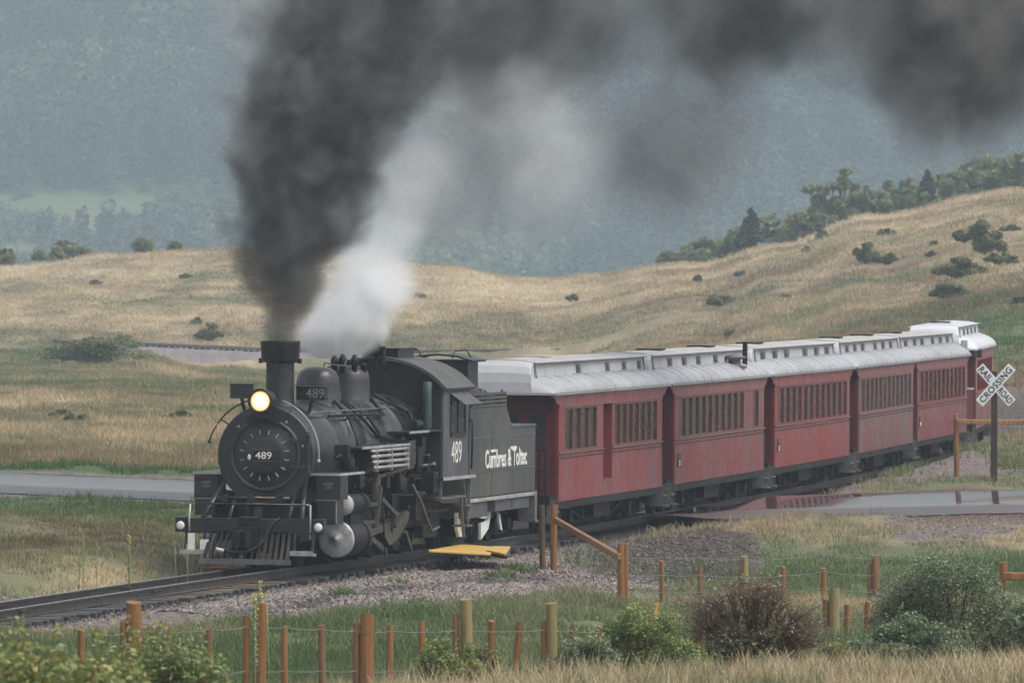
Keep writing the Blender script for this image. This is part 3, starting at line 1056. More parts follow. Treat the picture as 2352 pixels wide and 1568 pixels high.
# cooling pipes and tank along the near side
for sx in (-1, 1):
    b = MB()
    for i in range(4):
        z = 2.30 - i * .115
        b.tube([(sx * 1.44, 4.2 + .1 * i, z), (sx * 1.46, 4.35 + .1 * i, z), (sx * 1.46, 7.5, z)], .034, 8)
    for y in (4.6, 5.9, 7.35):
        b.box(min(sx * 1.40, sx * 1.50), max(sx * 1.40, sx * 1.50), y, y + .04, 1.88, 2.36)
    b.build("cooling_pipes", M['edge'], L)
    b = MB()
    b.cyl((sx * 1.16, 4.3, 2.05), (sx * 1.16, 7.4, 2.05), .24, n=24)
    b.build("air_tank", M['black2'], L)
    b = MB().box(min(sx * 1.1, sx * 1.48), max(sx * 1.1, sx * 1.48), 7.5, 8.1, 1.95, 2.45)
    b.build("side_box", M['black'], L, .01)

# cylinders and valve chests
for sx in (-1, 1):
    b = MB()
    b.cyl((sx * 1.22, 2.3, .56), (sx * 1.22, 3.6, .56), .37, n=32)
    b.cyl((sx * 1.22, 2.25, .56), (sx * 1.22, 2.36, .56), .395, n=32)
    b.cyl((sx * 1.22, 3.5, .56), (sx * 1.22, 3.62, .56), .395, n=32)
    b.box(min(sx * .6, sx * 1.45), max(sx * .6, sx * 1.45), 2.5, 3.4, .6, 1.3)
    cyo = b.build("cylinder", M['black2'], L)
    b = MB()
    b.lathe([(.375, 2.25), (.375, 2.20), (.33, 2.185), (.20, 2.17), (.05, 2.165), (.05, 2.14), (0, 2.14)], (sx * 1.22, 0, .56), (0, 1, 0), 36)
    for i in range(14):
        t = 2 * math.pi * i / 14
        b.cyl((sx * 1.22 + .34 * math.cos(t), 2.19, .56 + .34 * math.sin(t)), (sx * 1.22 + .34 * math.cos(t), 2.165, .56 + .34 * math.sin(t)), .016, n=6)
    b.build("cylinder_cover", M['steel'], cyo)
    b = MB()
    b.cyl((sx * 1.36, 2.2, 1.26), (sx * 1.36, 3.7, 1.26), .21, n=28)
    b.cyl((sx * 1.36, 3.3, 1.26), (sx * 1.36, 3.4, 1.26), .235, n=28)
    vc = b.build("valve_chest", M['black2'], L)
    b = MB()
    b.lathe([(.22, 2.22), (.22, 2.14), (.19, 2.10), (.10, 2.06), (0, 2.05)], (sx * 1.36, 0, 1.26), (0, 1, 0), 28)
    b.build("valve_cover", M['steel'], vc)

# pilot (cow catcher), beam, coupler, steps
b = MB()
b.box(-1.30, 1.30, -.10, .22, .72, 1.02)
b.box(-1.15, 1.15, .22, 1.2, .88, .94)
b.box(-.85, .85, -.16, -.10, .76, .98)
pb = b.build("pilot_beam", M['black'], L, .01)
b = MB()
b.prism([(-.93, .13), (.97, .13), (.97, .23), (-.93, .23)], 'y', -.62, -.55)
for i in range(15):
    u = -1 + 2 * i / 14
    if abs(u) < .20: continue
    b.bar((u * .86 + .03, -.58, .18), (u * .80 + .03, -.08, .78), .062, .05)
b.bar((-.96, -.58, .18), (-.3, .3, .3), .05, .05)
b.bar((.96, -.58, .18), (.3, .3, .3), .05, .05)
for x in (-.15, 0, .15): b.bar((x, -.58, .18), (x * .9, -.35, .40), .05, .04)
pl = b.build("pilot", M['black2'], L)
b = MB().box(-.94, .98, -.635, -.621, .125, .235)
for i in range(14): b.cyl((-.9 + i * .138, -.636, .18), (-.9 + i * .138, -.645, .18), .014, n=6)
b.build("pilot_rail", M['grime'], pl)
b = MB()
b.box(-.29, .24, -.36, -.12, .42, .86)
b.box(-.13, .12, -.58, -.36, .50, .80)
b.cyl((.07, -.60, .48), (.07, -.60, .82), .06, n=14)
b.box(-.18, -.06, -.68, -.5, .52, .78)
b.box(-.2, .2, -.3, .0, .86, 1.06)
b.build("coupler", M['black2'], L, .012)
b = MB()
b.tube([(.62, -.12, 1.04), (.55, -.2, .98), (.42, -.3, .8), (.38, -.38, .62), (.28, -.46, .48), (.05, -.55, .38), (-.22, -.6, .36), (-.42, -.6, .38)], .03, 8)
ah = b.build("air_hose", M['black2'], L)
MB().cyl((-.40, -.6, .38), (-.56, -.6, .42), .045, n=10).build("hose_coupling", M['steel'], ah)
for sx in (-1, 1):
    b = MB()
    b.box(sx * 1.12 - .26, sx * 1.12 + .26, -.38, -.10, .30, .345)
    b.box(sx * 1.12 - .26, sx * 1.12 + .26, -.385, -.375, .30, .40)
    fbz = b.build("footboard", M['edge'], L, .006)
    for dx in (-.19, .19): MB().bar((sx * 1.12 + dx, -.16, .33), (sx * 1.12 + dx, -.06, .8), .045, .06).build("hanger", M['black'], fbz)
    b = MB()
    b.box(sx * 1.42 - .11, sx * 1.42 + .11, -.14, .10, .74, 1.04)
    b.bar((sx * 1.28, 0, .9), (sx * 1.40, 0, .9), .05, .05)
    ml = b.build("marker_light", M['black'], L, .012)
    b = MB()
    b.ball((sx * 1.42, -.145, .87), .085, 16, 10, (1, .45, 1))
    b.build("lamp_lens", M['white'], ml)
    b = MB().tube([(sx * 1.24, -.06, .62), (sx * 1.25, -.12, 1.0), (sx * 1.24, -.09, 1.3), (sx * 1.16, -.05, 1.31)], .022, 8)
    b.build("grab_iron", M['steel'], L)
MB().box(-1.26, -1.12, -.16, -.13, .36, .72).build("white_panel", M['letter'], L)
MB().box(-.97, -.80, -.30, -.27, .24, .60).build("white_panel", M['letter'], L)
b = MB()
b.tube([(-1.16, -.05, 1.31), (1.16, -.05, 1.31)], .02, 8)
b.tube([(-.75, .2, 1.42), (.75, .2, 1.42)], .04, 10)
for x in (-.6, -.05, .55): b.box(x - .07, x + .07, .12, .28, 1.35, 1.5)
b.bar((-.1, .1, 1.02), (-.1, .1, 1.35), .05, .05)
b.bar((.12, .1, 1.02), (.12, .12, 1.25), .16, .14)
b.build("uncoupling_bar", M['black'], L)
for sx in (-1, 1):
    b = MB()
    b.tube([(sx * .82, 1.25, 1.80), (sx * 1.02, .1, 1.02)], .05, 10)
    b.tube([(sx * .6, 1.3, 1.6), (sx * .62, .6, .95)], .04, 10)
    b.build("smokebox_brace", M['black'], L)
b = MB()
b.box(-.62, .62, 1.3, 3.2, .9, 1.7)
b.prism([(-.7, 1.0), (.7, 1.0), (.5, 1.75), (-.5, 1.75)], 'y', 1.6, 3.4)
b.build("cylinder_saddle", M['black2'], L)

# frame, wheels and rods
b = MB()
for sx in (-1, 1):
    b.box(min(sx * .78, sx * .86), max(sx * .78, sx * .86), .6, 13.0, .55, 1.05)
    b.box(min(sx * .84, sx * .92), max(sx * .84, sx * .92), 3.8, 9.2, .75, .98)
b.box(-.8, .8, 3.5, 12.8, 1.0, 1.35)
b.box(-.95, .95, 8.2, 10.9, .75, 1.75)
b.build("chassis", M['black2'], L)


def wheel(y, r, nm, crank=False, x=.50, th=.13, spokes=10):
    for sx in (-1, 1):
        b = MB()
        b.lathe([(r, 0), (r, th), (r - .07, th), (r - .09, th * .6), (r - .09, th * .4), (r - .07, 0), (r, 0)], (sx * x - (th / 2 if sx > 0 else th / 2), y, r), (1, 0, 0), 32)
        b.lathe([(r + .03, 0), (r + .03, .03), (r - .06, .03), (r - .06, 0), (r + .03, 0)], (sx * (x - .08) - .015, y, r), (1, 0, 0), 32)
        b.cyl((sx * x - .07, y, r), (sx * x + .07, y, r), .12, n=16)
        for i in range(spokes):
            t = 2 * math.pi * i / spokes
            b.bar((sx * x, y, r), (sx * x, y + (r - .06) * math.cos(t), r + (r - .06) * math.sin(t)), .05, .06)
        if crank:
            b.cyl((0, y, r), (sx * 1.06, y, r), .085, n=16)
            # outside crank with its counterweight
            b.prism([(y - .22, r + .14), (y - .48, r - .02), (y - .44, r - .30), (y - .16, r - .42), (y + .14, r - .36), (y + .24, r - .06), (y + .2, r + .18), (y + .02, r + .30), (y - .12, r + .24)], 'x', sx * 1.0, sx * 1.12)
        o = b.build(nm, M['black2'], L)


for y in (4.3, 5.52, 6.74, 7.96): wheel(y, .56, "driving_wheel", True)
wheel(2.0, .36, "pilot_wheel")
wheel(10.6, .48, "trailing_wheel")
for sx in (-1, 1):
    b = MB()
    b.bar((sx * 1.17, 4.2, .72), (sx * 1.17, 8.06, .72), .06, .13)
    for y in (4.26, 5.48, 6.70, 7.92): b.cyl((sx * 1.12, y, .72), (sx * 1.24, y, .72), .12, n=14)
    b.build("side_rod", M['rod'], L)
    b = MB()
    b.bar((sx * 1.29, 3.62, .56), (sx * 1.29, 6.7, .72), .06, .15)
    b.cyl((sx * 1.22, 6.7, .72), (sx * 1.35, 6.7, .72), .14, n=14)
    b.box(min(sx * 1.18, sx * 1.36), max(sx * 1.18, sx * 1.36), 3.62, 5.2, .80, .88)
    b.box(min(sx * 1.16, sx * 1.38), max(sx * 1.16, sx * 1.38), 4.15, 4.6, .38, .78)
    b.build("main_rod", M['rod'], L)
    b = MB()
    b.bar((sx * 1.38, 3.75, 1.22), (sx * 1.38, 5.1, 1.2), .05, .08)
    b.bar((sx * 1.38, 5.0, .75), (sx * 1.40, 5.3, 1.55), .07, .12)
    b.bar((sx * 1.42, 5.3, 1.3), (sx * 1.42, 6.6, .95), .05, .09)
    b.bar((sx * 1.40, 6.55, .7), (sx * 1.40, 6.75, 1.0), .06, .1)
    b.prism([(5.05, 1.0), (5.25, .95), (5.55, 1.25), (5.6, 1.7), (5.4, 1.85), (5.15, 1.6)], 'x', sx * 1.25, sx * 1.33)
    b.bar((sx * 1.3, 5.4, 1.75), (sx * 1.3, 8.6, 1.9), .05, .07)
    b.build("valve_gear", M['rod'], L)
    b = MB()
    b.prism([(6.0, .55), (6.5, .30), (7.3, .42), (8.2, .78), (8.3, .95), (7.9, 1.0), (7.0, .62), (6.3, .75)], 'x', sx * 1.25, sx * 1.31)
    b.bar((sx * 1.3, 7.9, .55), (sx * 1.34, 8.3, .14), .08, .08)
    b.bar((sx * 1.3, 4.9, .5), (sx * 1.3, 6.2, .18), .06, .12)
    b.build("brake_rigging", M['rod'], L)
for sx in (-1, 1):
    MB().tube([(sx * 1.3, 8.6, 1.5), (sx * 1.36, 9.2, 1.1), (sx * 1.36, 9.8, .7), (sx * 1.3, 10.4, .5), (sx * 1.2, 11.5, .55)], .03, 6).build("under_pipe", M['grime'], L)
    MB().tube([(sx * 1.2, 9.2, 1.3), (sx * 1.26, 10.2, .9), (sx * 1.26, 12, .9)], .03, 6).build("under_pipe", M['black2'], L)
    MB().box(min(sx * 1.02, sx * 1.3), max(sx * 1.02, sx * 1.3), 8.9, 9.5, .75, 1.35).build("ash_pan_box", M['black2'], L, .01)
    MB().box(min(sx * 1.0, sx * 1.2), max(sx * 1.0, sx * 1.2), 10.0, 11.3, .35, .62).build("trailing_frame", M['black2'], L, .01)

# cab
CF, CR, HW = 10.62, 13.0, 1.48
arch = [(HW + .10, 3.50)] + [(HW * 1.02 * math.sin(R(a)) / math.sin(R(62)), 3.55 + .60 * (math.cos(R(a)) - math.cos(R(62))) / (1 - math.cos(R(62)))) for a in range(60, -61, -6)] + [(-HW - .10, 3.50)]
b = MB()
n = len(arch)
for thick_y in ((CF - .10, CR + .25),):
    top = [(x, z) for x, z in arch]
    bot = [(x * .975, z - .05) for x, z in arch]
    vs = [(x, thick_y[0], z) for x, z in top] + [(x, thick_y[1], z) for x, z in top] + [(x, thick_y[0], z) for x, z in bot] + [(x, thick_y[1], z) for x, z in bot]
    fs = []
    for i in range(n - 1):
        fs += [(i, i + 1, n + i + 1, n + i), (2 * n + i, 3 * n + i, 3 * n + i + 1, 2 * n + i + 1), (i, 2 * n + i, 2 * n + i + 1, i + 1), (n + i, n + i + 1, 3 * n + i + 1, 3 * n + i)]
    fs += [(0, n, 3 * n, 2 * n), (n - 1, 3 * n - 1, 4 * n - 1, 2 * n - 1)]
    b.add(vs, fs, False)
cabroof = b.build("cab_roof", M['tender'], L)
b = MB()
b.prism([(-.4, 4.08), (.4, 4.08), (.38, 4.30), (-.38, 4.30)], 'y', 11.0, 12.5)
b.box(-.44, .44, 10.95, 12.55, 4.30, 4.33)
vh = b.build("roof_vent", M['black'], cabroof)
b = MB()
for sx in (-1, 1):
    X0, X1 = min(sx * HW, sx * (HW - .05)), max(sx * HW, sx * (HW - .05))
    # side sheets round the window opening
    b.box(X0, X1, CF, CF + .62, 1.62, 3.52)
    b.box(X0, X1, CF + .62, CR - .35, 1.62, 2.48)
    b.box(X0, X1, CF + .62, CR - .35, 3.36, 3.52)
    b.box(X0, X1, CR - .35, CR, 1.62, 3.52)
# front sheet, cut round the boiler
ring = []
fr = [(HW - .05, 1.62), (HW - .05, 3.5)] + [(x * .96, z - .06) for x, z in arch[2:-2]] + [(-HW + .05, 3.5), (-HW + .05, 1.62)]
cab = b.build("cab", M['cabgrey'], L)
b = MB().prism(fr, 'y', CF + .003, CF + .05)
b.build("front_sheet", M['black'], cab)
MB().box(-HW - .012, -HW - .001, CF + .68, CR - .42, 2.54, 3.30).build("side_window", M['glassdark'], cab)
b = MB().box(HW + .001, HW + .012, CF + .68, CR - .42, 2.54, 3.30)
wn = b.build("side_window", M['glassdark'], cab)
b = MB()
for y in (CF + .62, (CF + CR) / 2 + .1, CR - .42):
    b.box(HW, HW + .03, y, y + .06, 2.48, 3.36)
b.box(HW, HW + .04, CF + .62, CR - .35, 2.47, 2.53)
b.box(HW, HW + .04, CF + .62, CR - .35, 3.30, 3.36)
b.build("sash", M['black'], wn)
b = MB()
b.add([(HW + .02, CF + .55, 3.40), (HW + .02, CR - .25, 3.40), (HW + .34, CR - .20, 3.16), (HW + .34, CF + .60, 3.16), (HW + .02, CF + .55, 3.38), (HW + .02, CR - .25, 3.38), (HW + .34, CR - .20, 3.14), (HW + .34, CF + .60, 3.14)],
      [(0, 1, 2, 3), (4, 7, 6, 5), (0, 3, 7, 4), (1, 5, 6, 2), (2, 6, 7, 3), (0, 4, 5, 1)])
b.build("window_awning", M['cabgrey'], cab)
for sx in (-1, 1):
    b = MB()
    b.box(sx * 1.20 - .22, sx * 1.20 + .22, CF - .012, CF + .0, 1.75, 3.42)
    b.build("front_door", M['interior'], cab)
b = MB()
b.lathe([(.09, 2.66), (.10, 2.9), (.095, 3.3), (.10, 3.62), (.04, 3.64)], (1.16, CF - .14, 0), (0, 0, 1), 12)
b.build("rolled_curtain", M['greenpipe'], cab)
b = MB()
b.box(-HW - .1, HW + .12, CF - .5, CR + .15, 1.57, 1.62)
cf_ = b.build("cab_floor", M['black'], L)
b = MB().box(HW + .12, HW + .135, CF - .5, CR + .15, 1.56, 1.63)
b.build("floor_edge", M['edge'], cf_)
letters("cab_number", "489", .95, .46, M['letter'], cab, side_mat(HW + .004, (CF + CR) / 2 + .05, 2.13), bold=-.01)
b = MB()
b.box(1.25, 1.55, 10.2, 12.5, 1.16, 1.20)
b.bar((1.5, 10.3, 1.18), (1.5, 10.3, 1.6), .05, .05)
b.bar((1.5, 12.4, 1.58), (1.5, 12.9, .55), .05, .05)
b.bar((1.5, 13.1, 1.58), (1.5, 12.9, .55), .05, .05)
b.bar((1.5, 12.2, 1.2), (1.5, 12.55, .30), .05, .05)
b.box(1.25, 1.58, 12.5, 13.05, .52, .56)
b.box(1.25, 1.58, 12.5, 13.05, .95, .99)
b.build("cab_steps", M['grime'], L)
b = MB().tube([(HW + .06, CR + .03, 1.75), (HW + .08, CR + .03, 2.2), (HW + .08, CR + .03, 2.75), (HW + .02, CR + .03, 2.8)], .022, 8)
b.build("grab_iron", M['black2'], L)

# ------------------------------------------------------------------ the tender
T0 = 13.45
tn = empty("locomotive_tender", frame(T0, 6.9))
tag(tn, 'grey-black coal tender lettered in white, coupled behind the locomotive cab', 'tender')
TW, TL = 1.40, 6.85
b = MB()
b.box(-TW, TW, 0, TL, 1.10, 2.56)
b.box(-TW, -TW + .05, 0, 4.0, 2.56, 2.98)
b.prism([(0, 2.56), (4.35, 2.56), (3.75, 3.02), (0, 3.02)], 'x', TW - .06, TW)
b.prism([(0, 2.56), (4.35, 2.56), (3.75, 3.02), (0, 3.02)], 'x', -TW, -TW + .06)
b.box(-TW, TW, 0, .08, 2.56, 3.0)
tk = b.build("tank", M['tender'], tn, .012)
b = MB()
for y in (2.25, 4.55): b.box(TW + .001, TW + .007, y, y + .05, 1.12, 2.54)
b.box(TW + .001, TW + .007, .02, TL, 2.36, 2.40)
b.box(TW + .001, TW + .007, .02, TL, 1.62, 1.65)
b.box(-TW - .01, TW + .02, 4.3, TL + .02, 2.545, 2.585)
for i in range(60): b.cyl((TW, .1 + i * .113, 1.635), (TW + .014, .1 + i * .113, 1.635), .012, n=5)
b.build("seams", M['cabgrey'], tk)
b = MB()
for i in range(4):
    z = 3.03 + i * .085
    for sx in (-1, 1): b.box(min(sx * (TW - .06), sx * (TW + .01)), max(sx * (TW - .06), sx * (TW + .01)), .1, 3.72, z, z + .055)
for y in (.2, 1.9, 3.6):
    for sx in (-1, 1): b.box(min(sx * (TW - .10), sx * (TW - .06)), max(sx * (TW - .10), sx * (TW - .06)), y, y + .07, 2.98, 3.38)
b.box(-TW, TW, 3.68, 3.74, 2.6, 3.3)
b.build("coal_boards", M['tender'], tn)
# coal heap
vs, fs = [], []
b = MB()
cr = random.Random(3)
for i in range(230):
    x, y = cr.uniform(-1.3, 1.3), cr.uniform(.05, 3.6)
    z = 3.12 + .40 * (1 - (x / 1.5) ** 2) * math.exp(-((y - 1.5) / 1.6) ** 2) + cr.uniform(-.05, .05)
    r = cr.uniform(.09, .18)
    b.ball((x, y, z), r, 6, 4, (cr.uniform(.8, 1.2), cr.uniform(.8, 1.2), cr.uniform(.7, 1)))
b.sm = [False] * len(b.f)
b.box(-1.3, 1.3, .1, 3.6, 2.5, 3.1)
o = b.build("coal", M['coal'], tn)
o['kind'] = 'stuff'
# doghouse on the tank
b = MB()
b.box(-.66, .66, 3.15, 4.2, 2.56, 4.02)
dh = b.build("shelter_cabin", M['black'], tn, .01)
b = MB()
ra = [(-.80, 3.98), (-.45, 4.08), (0, 4.12), (.45, 4.08), (.80, 3.98), (.80, 4.02), (.45, 4.12), (0, 4.16), (-.45, 4.12), (-.80, 4.02)]
b.prism(ra, 'y', 2.98, 4.35)
b.build("roof", M['black'], dh)
b = MB()
for x in (-.55, .55):
    b.tube([(x - .22, 3.05, 4.06), (x - .16, 3.05, 4.22), (x + .10, 3.05, 4.24), (x + .2, 3.05, 4.08)], .018, 6)
b.build("hand_rail", M['black2'], dh)
# frame, trucks, steps
b = MB()
b.box(-TW - .02, TW + .02, -.15, TL + .12, 1.00, 1.08)
fr_ = b.build("frame_sill", M['edge'], tn, .008)
b = MB()
b.box(-TW + .1, TW - .05, .2, 2.1, .66, 1.0)
b.box(-TW + .1, TW - .05, 2.9, TL - .4, .74, 1.0)
for x, y in ((TW - .045, 4.6),): b.box(x, x + .01, y, y + .9, .78, .97)
b.build("side_beam", M['cabgrey'], tn, .01)
b = MB()
b.box(TW - .35, TW + .02, TL - .1, TL + .14, .45, 1.1)
b.box(TW - .3, TW + .06, TL - .2, TL + .2, .40, .45)
b.build("rear_step", M['grime'], tn)


def truck(parent, y0, m, wb=1.45, r=.38, tw=.92, white=False, frame_m=None):
    b = MB()
    for sx in (-1, 1):
        x = sx * tw
        b.bar((x, y0 - wb / 2 - .15, r + .18), (x, y0 - .28, r + .30), .07, .06)
        b.bar((x, y0 + wb / 2 + .15, r + .18), (x, y0 + .28, r + .30), .07, .06)
        b.bar((x, y0 - .3, r + .30), (x, y0 + .3, r + .30), .07, .06)
        b.bar((x, y0 - wb / 2 - .15, r - .10), (x, y0 - .28, r - .18), .07, .05)
        b.bar((x, y0 + wb / 2 + .15, r - .10), (x, y0 + .28, r - .18), .07, .05)
        b.bar((x, y0 - .3, r - .18), (x, y0 + .3, r - .18), .07, .05)
        b.box(x - .05, x + .05, y0 - .26, y0 - .18, r - .18, r + .3)
        b.box(x - .05, x + .05, y0 + .18, y0 + .26, r - .18, r + .3)
        for dy in (-wb / 2, wb / 2): b.box(x - .09, x + .11, y0 + dy - .12, y0 + dy + .12, r - .13, r + .16)
    b.box(-tw, tw, y0 - .18, y0 + .18, r - .05, r + .2)
    tr = b.build("truck", frame_m or m, parent)
    for dy in (-wb / 2, wb / 2):
        b = MB()
        for sx in (-1, 1):
            b.lathe([(0, .06), (.13, .07), (.14, .04), (r - .08, .03), (r - .06, .07), (r, .07), (r, -.05), (r + .03, -.06), (r + .03, -.09), (r - .06, -.09), (0, -.05)], (sx * .47, y0 + dy, r), (sx, 0, 0), 28)
        b.cyl((-.47, y0 + dy, r), (.47, y0 + dy, r), .06, n=10)
        b.build("wheelset", m, tr)
    return tr


truck(tn, 1.35, M['black2'], frame_m=M['black2'])
truck(tn, 5.2, M['black2'], frame_m=M['black2'])
MB().prism([(.1, .78), (.36, .80), (.42, .55), (.58, .36), (.62, .26), (.36, .26), (.16, .42)], 'x', 1.05, 1.12).build("truck_guard", M['letter'], tn)
MB().prism([(.55, .62), (.75, .66), (.82, .4), (.78, .3), (.62, .34)], 'x', 1.06, 1.11).build("truck_guard", M['letter'], tn)
MB().prism([(2.3, .98), (2.42, .98), (3.4, .72), (3.3, .60), (2.35, .60)], 'x', 1.1, 1.16).build("truck_guard", M['letter'], tn)
MB().prism([(2.3, .50), (2.9, .52), (3.2, .62), (3.3, .60), (3.1, .36), (2.35, .14)], 'x', 1.1, 1.16).build("truck_guard", M['letter'], tn)
MB().prism([(4.2, .70), (4.36, .62), (4.5, .40), (4.6, .28), (4.42, .30), (4.25, .5)], 'x', 1.1, 1.15).build("truck_guard", M['letter'], tn)
# lettering on the side, with its two swashes
letters("lettering", "Cumbres & Toltec", 4.35, .40, M['letter'], tk, side_mat(TW + .012, 3.72, 1.90), bold=.02)
b = MB()
b.prism([(2.05, 2.10), (2.62, 2.10), (2.62, 2.05), (2.16, 2.04)], 'x', TW + .008, TW + .014)
b.prism([(4.12, 2.13), (4.80, 2.13), (4.80, 2.07), (4.24, 2.06)], 'x', TW + .008, TW + .014)
b.build("lettering_swash", M['letter'], tk)

# ------------------------------------------------------------------ the passenger cars
CW = 1.28
GRP = 'red passenger cars of the train'
CARS = [
    dict(s=23.5, L=13.9, wins=[(.75, 4.9, 4), (7.25, 13.2, 7)], door=(5.75, 6.95), clere=[(5.0, .55), (8.9, .5), (11.2, .5), (13.3, .5)], tagno=None, gate='bars', letter=True,
         label='first red passenger car with an open side doorway, coupled directly behind the tender'),
    dict(s=39.3, L=15.6, wins=[(.75, 11.9, 10), (13.6, 14.6, 1)], door=None, clere=[(2.2, .7), (4.6, .7), (7.0, .7), (10.0, .7)], tagno="3", gate='solid', stove=True,
         label='second red passenger car with a black stove pipe rising from its grey roof'),
    dict(s=56.9, L=15.5, wins=[(.6, 14.9, 12)], door=None, clere=[(.9, .9), (3.3, .9), (5.6, .9), (9.4, .9), (11.8, .9), (14.0, .9)], tagno="2", gate='solid',
         label='third red passenger car with a full window row and small number plate 2'),
    dict(s=74.6, L=15.2, wins=[(.5, 14.7, 12)], door=None, clere=[(1.2, .8), (3.3, .8), (5.4, .8), (8.8, .8), (11.0, .8), (13.2, .8)], tagno=None, gate='bars',
         label='fourth passenger car of faded dusty red with pale window posts'),
    dict(s=91.6, L=15.2, wins=[(.5, 14.6, 11)], door=None, clere=[(1.0, .9), (3.6, .9), (5.8, .9), (9.0, .9), (11.4, .9), (13.6, .9)], tagno="1", gate='solid',
         label='fifth red passenger car with small number plate 1 by its corner'),
    dict(s=108.6, L=14.6, wins=[(1.2, 13.6, 9)], door=None, clere=[(3, .9), (6, .9), (9, .9), (12, .9)], tagno=None, gate='panel', tailbox=True,
         label='last red passenger car with a clean white domed roof and open end platform'),
]


def panel_frame(b, x0, x1, y0, y1, z0, z1, t):
    b.box(x0, x1, y0, y1, z0, z0 + t)
    b.box(x0, x1, y0, y1, z1 - t, z1)
    b.box(x0, x1, y0, y0 + t, z0 + t, z1 - t)
    b.box(x0, x1, y1 - t, y1, z0 + t, z1 - t)


for ci, cdic in enumerate(CARS):
    Lc = cdic['L']
    car = empty("passenger_car", frame(cdic['s'], Lc))
    tag(car, cdic['label'], 'train car', GRP)
    if ci == 5: car.scale = (1.03, 1, 1.05)
    red = M['red%d' % ci]
    ZT, Z0, ZS = 2.88, .76, 1.87
    # body: side walls pierced by the window openings
    b = MB()
    door = cdic['door']
    spans = [(0, Lc)] if not door else [(0, door[0]), (door[1], Lc)]
    for a_, e_ in spans:
        b.box(CW - .05, CW, a_, e_, Z0, ZS)
    if door: b.box(CW - .05, CW, door[0], door[1], Z0, 1.14)
    cuts = sorted([(a_, e_) for a_, e_, n_ in cdic['wins']] + ([door] if door else []))
    y = 0
    for a_, e_ in cuts:
        if a_ - y > .02: b.box(CW - .05, CW, y, a_, ZS, ZT)
        y = e_
    b.box(CW - .05, CW, y, Lc, ZS, ZT)
    # far side, ends, floor
    b.box(-CW, -CW + .05, 0, Lc, Z0, 3.2)
    b.box(-CW + .05, CW - .05, .05, Lc - .05, .80, .92)
    if door:
        b.box(CW - .62, CW - .57, door[0] - .05, door[1] + .05, 1.14, ZT)
        b.box(CW - .6, CW - .05, door[1], door[1] + .05, 1.14, ZT)
        b.box(CW - .6, CW - .05, door[0] - .05, door[0], 1.14, ZT)
        b.box(CW - .6, CW + .02, door[0], door[1], 1.10, 1.14)
    body = b.build("body", red, car, .006)
    b = MB()
    b.box(-CW + .05, CW - .05, 0, .05, .78, 3.2)
    MB().box(-CW + .05, CW - .05, Lc - .05, Lc, .78, 3.2).build("end_wall", M['redend'], car)
    for i in range(-6, 7): b.box(i * .19 - .008, i * .19 + .008, -.012, 0, .78, 3.2)
    ew = b.build("end_wall", M['redend'], car)
    b = MB()
    b.box(-.33, .33, -.02, -.013, 1.95, 2.75)
    b.box(.62, .98, -.02, -.013, 2.0, 2.7)
    b.build("end_window", M['interior'], ew)
    # mouldings
    b = MB()
    for a_, e_ in spans:
        b.box(CW, CW + .035, a_, e_, ZS - .04, ZS)
    b.box(CW, CW + .02, 0, Lc, ZT - .0, ZT + .03)
    b.box(CW, CW + .01, 0, .06, Z0, ZS - .14)
    b.box(CW, CW + .01, Lc - .06, Lc, Z0, ZS - .14)
    b.build("moulding", M['sash4'], body)
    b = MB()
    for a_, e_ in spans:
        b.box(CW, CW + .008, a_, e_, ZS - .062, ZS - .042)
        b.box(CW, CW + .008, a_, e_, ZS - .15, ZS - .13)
    b.build("sill_shadow_line", M['under'], body)  # black strips stand in for the shadow line below the window sill
    # letterboard with brackets over the platforms
    b = MB()
    b.prism([(-.72, 3.21), (-.72, 3.12), (-.45, 3.08), (-.32, 2.98), (-.05, 2.96), (0, ZT), (Lc, ZT), (Lc + .05, 2.96), (Lc + .32, 2.98), (Lc + .45, 3.08), (Lc + .72, 3.12), (Lc + .72, 3.21)], 'x', CW - .05, CW + .006)
    lb = b.build("letterboard", red if ci in (0, 2) else M['letterboard'], car)
    # interior
    b = MB()
    b.box(-.72, -.70, .2, Lc - .2, .93, 3.15)
    for i in range(int(Lc / 1.1)):
        if door and door[0] - 1.2 < .7 + i * 1.1 < door[1] + .3: continue
        b.box(-.65, .95, .7 + i * 1.1, .78 + i * 1.1, .93, 1.95)
    b.build("interior", M['interior'], car)
    # windows
    for a_, e_, n_ in cdic['wins']:
        p = (e_ - a_) / n_
        for i in range(n_):
            y0, y1 = a_ + i * p, a_ + (i + 1) * p
            b = MB()
            panel_frame(b, CW - .040, CW + .004, y0 + .004, y1 - .004, ZS + .002, ZT - .002, .048)
            wo = b.build("window", M['mullion'] if ci in (0, 1) else (M['redsash'] if ci != 3 else M['sash4']), car)
            b = MB().box(CW - .049, CW - .041, y0 + .01, y1 - .01, ZS + .02, ZT - .02)
            b.build("pane", M['glassdark'], wo)
    # roof: lower deck
    st_ = [(-.80, .0), (-.76, .30), (-.66, .55), (-.5, .76), (-.25, .93), (.05, 1.0)]
    st_ = st_ + [(q_, 1.0) for q_ in np.linspace(1, Lc - 1, 14)] + [(Lc - y_, k_) for y_, k_ in reversed(st_)]
    lower = [(1.37, 0), (1.36, .05), (1.30, .14), (1.18, .23), (1.02, .30), (.80, .37), (.4, .40)]
    prof = lower + [(-x, z) for x, z in reversed(lower)]
    vs, fs = [], []
    n = len(prof)
    for y_, k_ in st_:
        for x, z in prof: vs.append((x * (1 - .05 * (1 - k_)), y_, 3.19 + (.03 + z * k_)))
    for k in range(len(st_) - 1):
        fs += [(k * n + i, k * n + i + 1, (k + 1) * n + i + 1, (k + 1) * n + i) for i in range(n - 1)]
    b = MB().add(vs, fs, True)
    b.box(-1.36, 1.36, -.80, Lc + .80, 3.17, 3.215)
